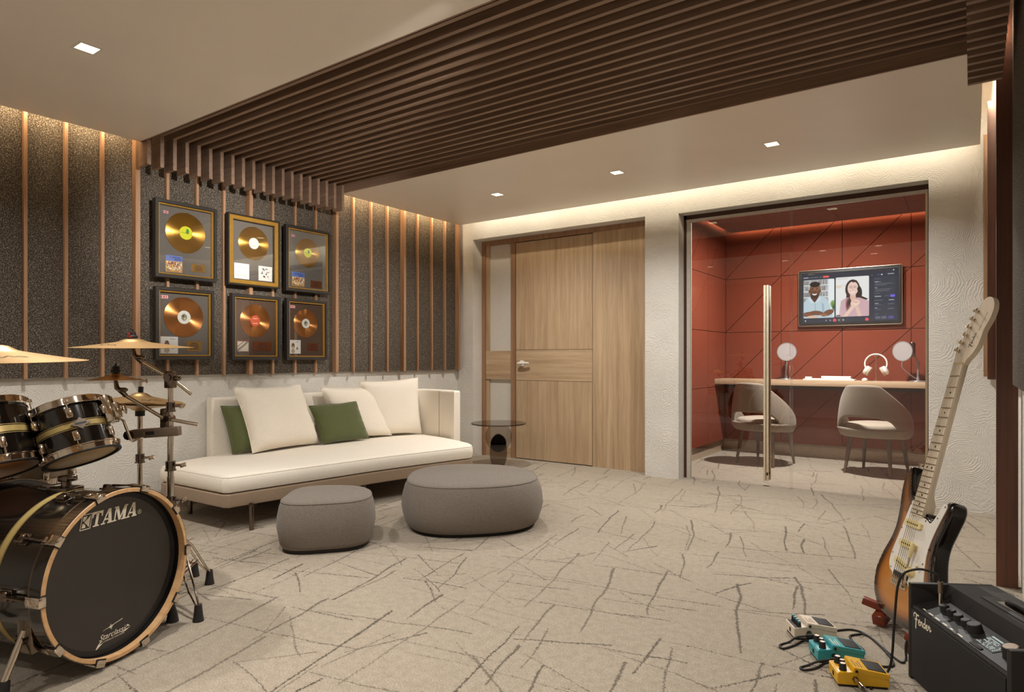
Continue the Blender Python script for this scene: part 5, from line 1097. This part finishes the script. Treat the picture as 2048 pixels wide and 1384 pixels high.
for y, sl in ((162, 0), (100, 0), (40, R(-9))):
    m = Matrix.Translation(gp(0, y)) @ Matrix.Rotation(sl, 4, 'Z'); o_ = [Vector((a, b, 0)) for a, b in ((-42, 0), (-36, -9), (36, -9), (42, 0), (36, 9), (-36, 9))]
    mb = MB(); mb.prism([m @ gp(p.x, p.y, 3) for p in gpoly([(q.x, q.y) for q in o_], 5)], GM.to_3x3().inverted() @ GM.to_3x3() @ gp(0, 0, 7)); pk = obj('pickup', mb, 'ivory', guitar)
    mb = MB()
    for k in range(6): mb.lathe([(0, 11.2), (2.3, 11.2), (2.4, 9.5)], 10, m @ Matrix.Translation(gp(-26 + 10.4 * k, 0)) @ Matrix.Scale(GS / 1000, 4))
    obj('pole_pieces', mb, 'matte_black', pk)
for x, y in ((54, 30), (84, 2), (104, -32)):
    mb = MB(); mb.lathe([(0, 20), (8.5, 20), (9.5, 18), (10.5, 9), (13, 5), (13, 3.2)], 24, Matrix.Scale(GS / 1000, 4) @ Matrix.Translation((x, y, 0))); obj('knob', mb, 'ivory', guitar)
mb = MB(); mb.tube([gp(84, 52, 3), gp(88, 54, 16)], .002); mb.ball(gp(88.5, 54.5, 17), gp(4, 4, 4).x, None, 6); obj('selector_switch', mb, 'ivory', guitar)
mb = MB(); gbox2(mb, -40, 40, -26, 16, .6, 3.2, bev=1); br_ = obj('bridge_plate', mb, 'chrome', guitar)
for k in range(6):
    mb = MB(); gbox2(mb, -31 + 10.4 * k, -22 + 10.4 * k, -22, 1, 3.2, 10, bev=1.5); obj('saddle', mb, 'chrome', br_)
mb = MB(); gbox2(mb, -36, 36, 2, 15, 3, 7, bev=1); obj('bridge_cover', mb, 'matte_black', br_)
mb = MB(); mb.tube([gp(38, -14, 4), gp(38, -10, 8), gp(40, 20, 12), gp(43, 80, 16)], .0042, 10); arm = obj('tremolo_arm', mb, 'chrome', guitar); mb = MB(); mb.tube([gp(42.5, 70, 15.5), gp(43.2, 84, 16.3), gp(44, 104, 17.5), gp(44.3, 112, 18)], [.006, .0085, .0085, .004], 12); obj('arm_tip', mb, 'ivory', arm)
# neck with heel, fretboard face, head
def nw(y): return 21 + (28.5 - 21) * (648 - y) / (648 - 186)
sec = []
for y in np.linspace(186, 648, 22):
    w_ = nw(y); d = 20 + 3 * (648 - y) / 462; heel = max(0, min(1, (258 - y) / 24)); d = d + heel * 6
    row = [(-w_, 5.5), (-w_, 0)]
    for k in range(9): a = PI * k / 8; rx = w_ * (abs(math.cos(a)) ** (1 - .75 * heel)) * (1 if math.cos(a) > 0 else -1); row.append((-rx, -d * math.sin(a) ** (1 - .7 * heel)))
    row += [(w_, 0), (w_, 5.5)]; sec.append([gp(a, y, b) for a, b in row])
mb = MB(); mb.grid(sec, close_v=True, cap0=True, cap1=True); nk = obj('neck', mb, 'maple', guitar, smooth=45)
HS = [(p.x, p.y) for p in spline([(-21, 648, 0), (-24, 668, 0), (-31, 684, 0), (-20, 728, 0), (-2, 778, 0), (14, 812, 0), (30, 838, 0), (52, 848, 0), (76, 838, 0), (88, 812, 0), (84, 780, 0), (70, 750, 0), (66, 722, 0), (60, 700, 0), (46, 678, 0), (30, 664, 0), (21, 648, 0)], 5, closed=False)]
mb = MB(); mb.prism([gp(a, b, 2) for a, b in HS], gp(0, 0, -14)); hd_ = obj('headstock', mb, 'maple', guitar)
mb = MB(); gbox2(mb, -21, 21, 648, 653, 3, 7.5); obj('nut', mb, 'ivory', nk)
for n_ in range(1, 22):
    y = 648 * 2 ** (-n_ / 12); w_ = nw(y); mb = MB(); gbox2(mb, -w_, w_, y - 1.1, y + 1.1, 5.3, 6.6); obj('fret', mb, 'fret', nk)
for n_, xs in ((3, (0,)), (5, (0,)), (7, (0,)), (9, (0,)), (12, (-12, 12)), (15, (0,)), (17, (0,)), (19, (0,)), (21, (0,))):
    y = 324 * (2 ** (-n_ / 12) + 2 ** (-(n_ - 1) / 12))
    for x in xs: mb = MB(); mb.lathe([(0, 5.9), (3.4, 5.9), (3.4, 5.0)], 14, Matrix.Scale(GS / 1000, 4) @ Matrix.Translation((x, y, 0))); obj('fret_dot', mb, 'matte_black', nk)
for k in range(6):
    a = k / 5; px_, py_ = -18 + 41 * a, 690 + 116 * a
    mb = MB(); mb.cyl(gp(px_, py_, 2), gp(px_, py_, 16), .005, n=12); mb.cyl(gp(px_, py_, 2), gp(px_, py_, 4), .008, n=14); pg_ = obj('tuning_post', mb, 'chrome', hd_)
    mb = MB(); mb.cyl(gp(px_ - 4, py_ + 2, -8), gp(px_ - 22, py_ + 9, -8), .0035); mb.ball((0, 0, 0), (.005, .011, .0085), Matrix.Translation(gp(px_ - 26, py_ + 10, -8)) @ Matrix.Rotation(-.35, 4, 'Z'), 8); obj('tuning_button', mb, 'dark_chrome', pg_)
    xb, xn = -26 + 10.4 * k, -17 + 6.8 * k
    mb = MB(); mb.tube([gp(xb, -4, 9), gp(xb, 0, 10.6), gp(xn, 651, 8), gp(px_ + 3, py_, 9)], [.0011 - .00012 * k] * 4, 6); obj('string', mb, 'string', guitar)
mb = MB(); mb.cyl(gp(-100, 326, -22), gp(-100, 340, -22), .006); mb.cyl(gp(-100, 338, -22), gp(-100, 341, -22), .010); obj('strap_button', mb, 'chrome', guitar)
def fender_script(sx):
    """the script wordmark as flat ribbons, about 1 wide per .30 high"""
    P = []; w_ = .035
    P += stroke(curve2([(.02, .22), (.0, .28), (.03, .34), (.10, .36), (.20, .335), (.30, .35)]), .03, .05)
    P += stroke(curve2([(.16, .345), (.15, .22), (.13, .08), (.12, -.06), (.125, -.10)]), .055, .05); P += stroke([(.06, .17), (.22, .20)], .04)
    x = .26
    P += stroke(curve2([(x, .13), (x + .07, .16), (x + .09, .22), (x + .05, .23), (x + .015, .17), (x + .03, .09), (x + .09, .08), (x + .13, .12)]), w_)
    x = .40; P += stroke(curve2([(x, .225), (x + .005, .16), (x + .005, .085)]), w_); P += stroke(curve2([(x + .008, .13), (x + .04, .21), (x + .085, .215), (x + .09, .15), (x + .095, .10), (x + .125, .11)]), w_)
    x = .545; P += stroke(curve2([(x + .10, .205), (x + .055, .235), (x + .005, .18), (x + .02, .105), (x + .065, .105), (x + .105, .17)]), w_); P += stroke(curve2([(x + .115, .42), (x + .11, .30), (x + .108, .16), (x + .14, .11)]), w_)
    x = .69; P += stroke(curve2([(x, .15), (x + .07, .18), (x + .085, .235), (x + .05, .25), (x + .015, .19), (x + .03, .12), (x + .09, .11), (x + .13, .15)]), w_)
    x = .83; P += stroke(curve2([(x - .02, .13), (x + .01, .20), (x + .03, .28), (x + .05, .235), (x + .09, .245), (x + .08, .17), (x + .10, .13), (x + .16, .20)]), w_)
    return [[(a * sx, b * sx) for a, b in p] for p in P]
def on_guitar(polys, name, org, ang, z, mat, parent):
    ca, sa = math.cos(ang), math.sin(ang); mb = MB()
    for p in polys: mb.poly([gp(org[0] + a * ca - b * sa, org[1] + a * sa + b * ca, z) for a, b in p])
    return obj(name, mb, mat, parent, smooth=0)
on_guitar(fender_script(46), 'script_lettering', (34, 696), R(72), 2.15, 'matte_black', hd_)
me = text_mesh('STRATOCASTER', 7.5); me.transform(Matrix.Scale(GS / 1000, 4) @ Matrix.Translation((60, 774, 2.15)) @ Matrix.Rotation(R(72), 4, 'Z')); me.materials.clear(); link('small_lettering', me, 'matte_black', hd_)
# ---- wooden stand under the guitar
gsd = thing('guitar_stand', 'reddish wooden folding guitar stand under the sunburst guitar', 'guitar stand', (-.36, 3.12, 0))
gh = Vector((gn.x, gn.y, 0)).normalized(); gs_ = Vector((-gh.y, gh.x, 0)); base_c = Vector((GB.x, GB.y, 0)) + (GM @ gp(0, -124, -20)).xyz * 1.0; base_c.z = 0
def beam(name, p0, p1, wd, ht_, mat='stand_wood', roll=None):
    p0, p1 = Vector(p0), Vector(p1); x = (p1 - p0).normalized(); z = (roll or Vector((0, 0, 1))); y = z.cross(x).normalized(); z = x.cross(y); m = Matrix((x, y, z)).transposed().to_4x4(); m.translation = p0
    mb = MB(); mb.box((0, -wd / 2, -ht_ / 2), ((p1 - p0).length, wd / 2, ht_ / 2), m, bevel=.004); return obj(name, mb, mat, gsd, world=True)
def mir(p): p = Vector(p); return p - gs_ * (2 * (p - base_c).dot(gs_) - .06)
leg_a, leg_b = onZ(1756, 1243, .028), onZ(1792, 1196, .085); arm_a, arm_b = onZ(1725, 1199, .095), onZ(1795, 1228, .060)
for f_ in (lambda p: p, mir):
    beam('front_leg', f_(leg_a), f_(leg_b), .05, .045); beam('cradle_arm', f_(arm_a), f_(arm_b), .036, .030)
beam('spine', leg_b, mir(leg_b), .04, .03)
beam('rear_post', base_c - gh * .20 + Vector((0, 0, .03)), base_c - gh * .14 + Vector((0, 0, .36)), .035, .02, roll=gh)
# ================================================================== AMPLIFIER
FL = Vector((-.191, 2.751, 0)); ad = Vector((.255, -.45, 0)).normalized(); ang = math.atan2(ad.y, ad.x)
AW, AD, AH = .565, .283, .343
amp = thing('guitar_amplifier', 'black combo guitar amplifier with script badge in the right foreground', 'amplifier', FL, ang)
for x0, x1 in ((0, .022), (AW - .022, AW)):
    mb = MB(); mb.box((x0, 0, 0), (x1, AD, AH), bevel=.004); obj('side_cheek', mb, 'tolex', amp)
prof = [(.004, .008), (.004, .262), (.008, .268), (.110, .292), (.128, .343), (AD, .343), (AD, .008)]
mb = MB(); mb.prism([(.0225, a, b) for a, b in prof], (AW - .045, 0, 0)); obj('cabinet', mb, 'tolex', amp, smooth=0)
mb = MB(); mb.box((.024, -.001, .014), (AW - .024, .005, .256), bevel=.002); gr = obj('grille_cloth', mb, 'grille', amp)
slope = math.atan2(.024, .102); MC = Matrix.Translation((0, .008, .268)) @ Matrix.Rotation(slope, 4, 'X')
mb = MB(); mb.box((.026, .002, 0), (AW - .026, .102, .003), MC); cp = obj('control_panel', mb, 'matte_black', amp, smooth=0)
mb = MB()
for k, x in enumerate((.075, .112, .152, .196, .240, .282)): mb.box((x, .006, .003), (x + (.016 if k in (0, 4) else .026), .0105, .0034), MC)
obj('panel_lettering', mb, 'white_print', cp, smooth=0)
for x, r, hh in ((.122, .016, .022), (.163, .016, .022), (.204, .016, .022), (.245, .016, .022), (.292, .023, .028), (.470, .026, .034)):
    mb = MB(); mb.lathe([(0, hh + .003), (r * .84, hh + .003), (r * .88, hh), (r * .97, .004), (r * 1.04, .003)], 28, MC @ Matrix.Translation((x, .058, 0))); kn = obj('knob', mb, 'rubber', amp)
    mb = MB(); mb.lathe([(0, hh + .0034), (r * .72, hh + .0034)], 24, MC @ Matrix.Translation((x, .058, 0))); obj('knob_cap', mb, 'tolex' if r < .025 else 'nickel', kn)
mb = MB(); mb.box((.335, .026, .003), (.428, .088, .0045), MC); sc_ = obj('display', mb, 'matte_black', cp, smooth=0, label='small lit display')
mb = MB(); rnd = random.Random(3)
for i in range(7):
    for j in range(14):
        if rnd.random() < .62: mb.box((.340 + j * .0058, .031 + i * .0062, .0045), (.3445 + j * .0058, .0345 + i * .0062, .0048), MC)
mb.box((.338, .078, .0045), (.424, .084, .0048), MC); obj('display_digits', mb, emit('display_glow', (.75, .86, .8), .55), sc_, smooth=0)
mb = MB(); mb.box((.345, .006, .003), (.40, .018, .006), MC, bevel=.002); obj('button_row', mb, 'rubber', cp)
mb = MB(); mb.box((.14, .165, .3425), (.46, .262, .3465), bevel=.0015); hp2 = obj('handle_plate', mb, 'matte_black', amp)
mb = MB(); mb.box((.19, .185, .3455), (.44, .243, .348), bevel=.001); obj('handle_recess', mb, 'black', hp2)
mb = MB(); mb.tube([(.2, .214, .349), (.25, .214, .358), (.38, .214, .358), (.43, .214, .349)], .009, 10); obj('strap_handle', mb, 'rubber', hp2)
mb = MB()
for p in fender_script(.116): mb.poly([(.044 + a, -.0016, .208 + b) for a, b in p])
obj('script_badge', mb, 'white_print', gr, smooth=0)
for x in (.05, AW - .05):
    for y in (.04, AD - .04): mb = MB(); mb.cyl((x, y, 0), (x, y, .012), .012); obj('rubber_foot', mb, 'rubber', amp)
# ================================================================== PEDALS
def pedal(label, p0, ang, rgb, knobs, kcol, four):
    m_ = plain('pedal_paint', srgb(*rgb), .38, coat=.2, var=.04); t = thing('effects_pedal', label, 'effects pedal', (p0.x, p0.y, 0), ang, group='effects pedals on the carpet')
    Lg, Wd = .168, .098
    mb = MB(); mb.prism([(0, 0, .008), (0, 0, .048), (.052, 0, .052), (.060, 0, .060), (Lg, 0, .036), (Lg, 0, .008)], (0, Wd, 0)); bmesh.ops.bevel(mb.bm, geom=mb.bm.edges[:], offset=.002, segments=2, affect='EDGES'); obj('pedal_body', mb, m_, t)
    mb = MB(); mb.prism([(.050, -.001, .054), (.054, -.001, .070), (Lg + .003, -.001, .052), (Lg + .003, -.001, .036), (Lg - .004, -.001, .036)], (0, Wd + .002, 0)); bmesh.ops.bevel(mb.bm, geom=mb.bm.edges[:], offset=.002, segments=2, affect='EDGES'); tr_ = obj('treadle', mb, m_, t)
    sl = math.atan2(.018, Lg - .051); MT = Matrix.Translation((.054, 0, .070)) @ Matrix.Rotation(sl, 4, 'Y')
    mb = MB(); mb.box((.048, .010, 0), (.110, Wd - .010, .0022), MT, bevel=.001); obj('rubber_pad', mb, 'rubber', tr_)
    mb = MB()
    for k in range(3): mb.box((.010 + .010 * k, .016, 0.0001), (.0125 + .010 * k, .016 + (.05 if k != 1 else .034), .0005), MT)
    obj('treadle_lettering', mb, 'white_print' if rgb[0] < 150 else 'dark_trim', tr_, smooth=0)
    mb = MB(); mb.cyl((.062, -.003, .058), (.062, Wd + .003, .058), .005); obj('hinge_pin', mb, 'matte_black', t)
    mb = MB(); mb.box((.004, .006, .048), (.046, Wd - .006, .0505), bevel=.001); dk = obj('control_deck', mb, m_ if not four else 'matte_black', t)
    for x, y, r in knobs:
        mb = MB(); mb.lathe([(0, .074 if not four else .072), (r * .8, .074 if not four else .072), (r * .86, .070), (r, .053), (r * 1.06, .050)], 20, Matrix.Translation((x, y, 0))); kb_ = obj('knob', mb, kcol, t)
        mb = MB(); mb.lathe([(0, .0745), (r * .7, .0745)] if not four else [(0, .0735), (r * .86, .0735), (r * .9, .066)], 16, Matrix.Translation((x, y, 0))); obj('knob_cap', mb, 'nickel' if not four else teal_knob, kb_)
    mb = MB(); mb.box((-.001, Wd * .5 - .009, .018), (.0005, Wd * .5 + .006, .034)); obj('power_socket', mb, 'matte_black', t, smooth=0)
    mb = MB(); mb.cyl((.058, .001, .03), (.058, -.006, .03), .011, n=6); obj('jack_socket', mb, 'dark_chrome', t)
    mb = MB(); mb.cyl((.058, Wd - .001, .03), (.058, Wd + .006, .03), .011, n=6); obj('jack_socket', mb, 'dark_chrome', t)
    mb = MB(); mb.box((.004, .004, 0), (Lg - .004, Wd - .004, .009)); obj('rubber_sole', mb, 'rubber', t, smooth=0)
    return t
teal_knob = plain('teal_knob', srgb(60, 120, 128), .4)
PA = R(26)
py_ = Vector((-.386, 2.519, 0)); pt_ = Vector((-.476, 2.668, 0)); pw_ = Vector((-.594, 2.832, 0))
k3 = [(.024, .022, .0125), (.030, .050, .0105), (.024, .078, .0125)]
pedal('yellow effects pedal with black knobs, nearest the viewer', py_, PA, (226, 172, 22), k3, 'matte_black', False)
pedal('teal blue effects pedal between the white and yellow pedals', pt_, PA + R(4), (58, 158, 164), k3, 'matte_black', False)
pedal('white effects pedal with four teal topped knobs, farthest from the viewer', pw_, PA + R(6), (222, 206, 184), [(.025, .016 + .022 * k, .0075) for k in range(4)], 'matte_black', True)
# ---- cables
def cable(label, pts, r, name='cable', plugs=()):
    p = spline(pts, 8, closed=False); t = thing(name, label, 'cable', (p[0].x, p[0].y, 0), group='black instrument cables on the carpet')
    mb = MB(); mb.tube(p, r, 8); obj('cable_lead', mb, 'rubber', t, world=True)
    for a, b, rad, m_ in plugs: mb = MB(); mb.cyl(a, b, rad, n=12); obj('plug', mb, m_, t, world=True)
def ploc(p0, ang, x, y, z): return Vector((p0.x + x * math.cos(ang) - y * math.sin(ang), p0.y + x * math.sin(ang) + y * math.cos(ang), z))
CR = .0042
def g_(x, y, z=CR): return onZ(x, y, z)
jw = ploc(pw_, PA + R(6), .058, -.006, .03); jw2 = ploc(pw_, PA + R(6), .036, -.030, .03); jt2 = ploc(pt_, PA + R(4), .058, .104, .03)
cable('short black patch cable looping from the white pedal to the teal pedal', [jw2, ploc(pw_, PA, .0, -.035, .026), g_(1578, 1284), g_(1560, 1290), g_(1566, 1297), g_(1590, 1290), g_(1612, 1281), jt2], CR, plugs=[(jw, ploc(pw_, PA + R(6), .058, -.034, .03), .008, 'matte_black'), (ploc(pw_, PA + R(6), .058, -.030, .03), jw2, .008, 'matte_black')])
jt = ploc(pt_, PA + R(4), .058, -.006, .03); jtb = ploc(pt_, PA + R(4), .034, -.032, .03); jy2 = ploc(py_, PA, .058, .104, .03)
cable('short black patch cable looping from the teal pedal to the yellow pedal', [jtb, ploc(pt_, PA, -.005, -.035, .024), g_(1617, 1330), g_(1601, 1335), g_(1608, 1340), g_(1632, 1336), g_(1656, 1325), jy2], CR, plugs=[(jt, ploc(pt_, PA + R(4), .058, -.036, .03), .008, 'matte_black'), (ploc(pt_, PA + R(4), .058, -.032, .03), jtb, .008, 'matte_black')])
cable('long black cable running from behind the white pedal to the guitar', [g_(1674, 1261), g_(1700, 1259), g_(1722, 1264), g_(1745, 1278), g_(1770, 1300), g_(1795, 1320), g_(1806, 1325), g_(1812, 1318), Vector((-.20, 2.93, .08)), Vector((-.10, 3.02, .20)), GB + GM @ gp(128, -30, -4)], CR)
cable('black cable looping on the carpet behind the teal and yellow pedals', [g_(1722, 1268), g_(1700, 1272), g_(1708, 1284), g_(1727, 1300), g_(1722, 1308), g_(1730, 1320), g_(1760, 1332), g_(1784, 1332), g_(1785, 1322), g_(1770, 1302), g_(1742, 1276), g_(1724, 1267)], CR)
jy = ploc(py_, PA, .058, -.004, .03); jyb = ploc(py_, PA, .066, -.050, .024)
cable('cable with a clear bright plug leaving the yellow pedal towards the viewer', [jyb, ploc(py_, PA, .075, -.09, .012), ploc(py_, PA, .10, -.16, CR), ploc(py_, PA, .2, -.22, CR)], CR, plugs=[(jy, ploc(py_, PA, .062, -.028, .027), .0075, 'chrome'), (ploc(py_, PA, .062, -.028, .027), jyb, .009, 'chrome')])
def al(x, y, z): return FL + Vector((x * math.cos(ang) - y * math.sin(ang), x * math.sin(ang) + y * math.cos(ang), z))
jk = al(.078, .070, .286)
cable('black cable arching out of the amplifier top socket and down its front', [jk + Vector((0, 0, .08)), jk + Vector((-.01, 0, .108)), al(.045, .01, .402), al(.026, -.04, .36), al(.02, -.055, .22), al(.012, -.06, .08), al(.0, -.07, .012), al(.02, -.12, CR), al(.12, -.18, CR)], CR, plugs=[(jk, jk + Vector((0, 0, .05)), .0065, 'chrome'), (jk + Vector((0, 0, .045)), jk + Vector((0, 0, .085)), .008, 'nickel')])
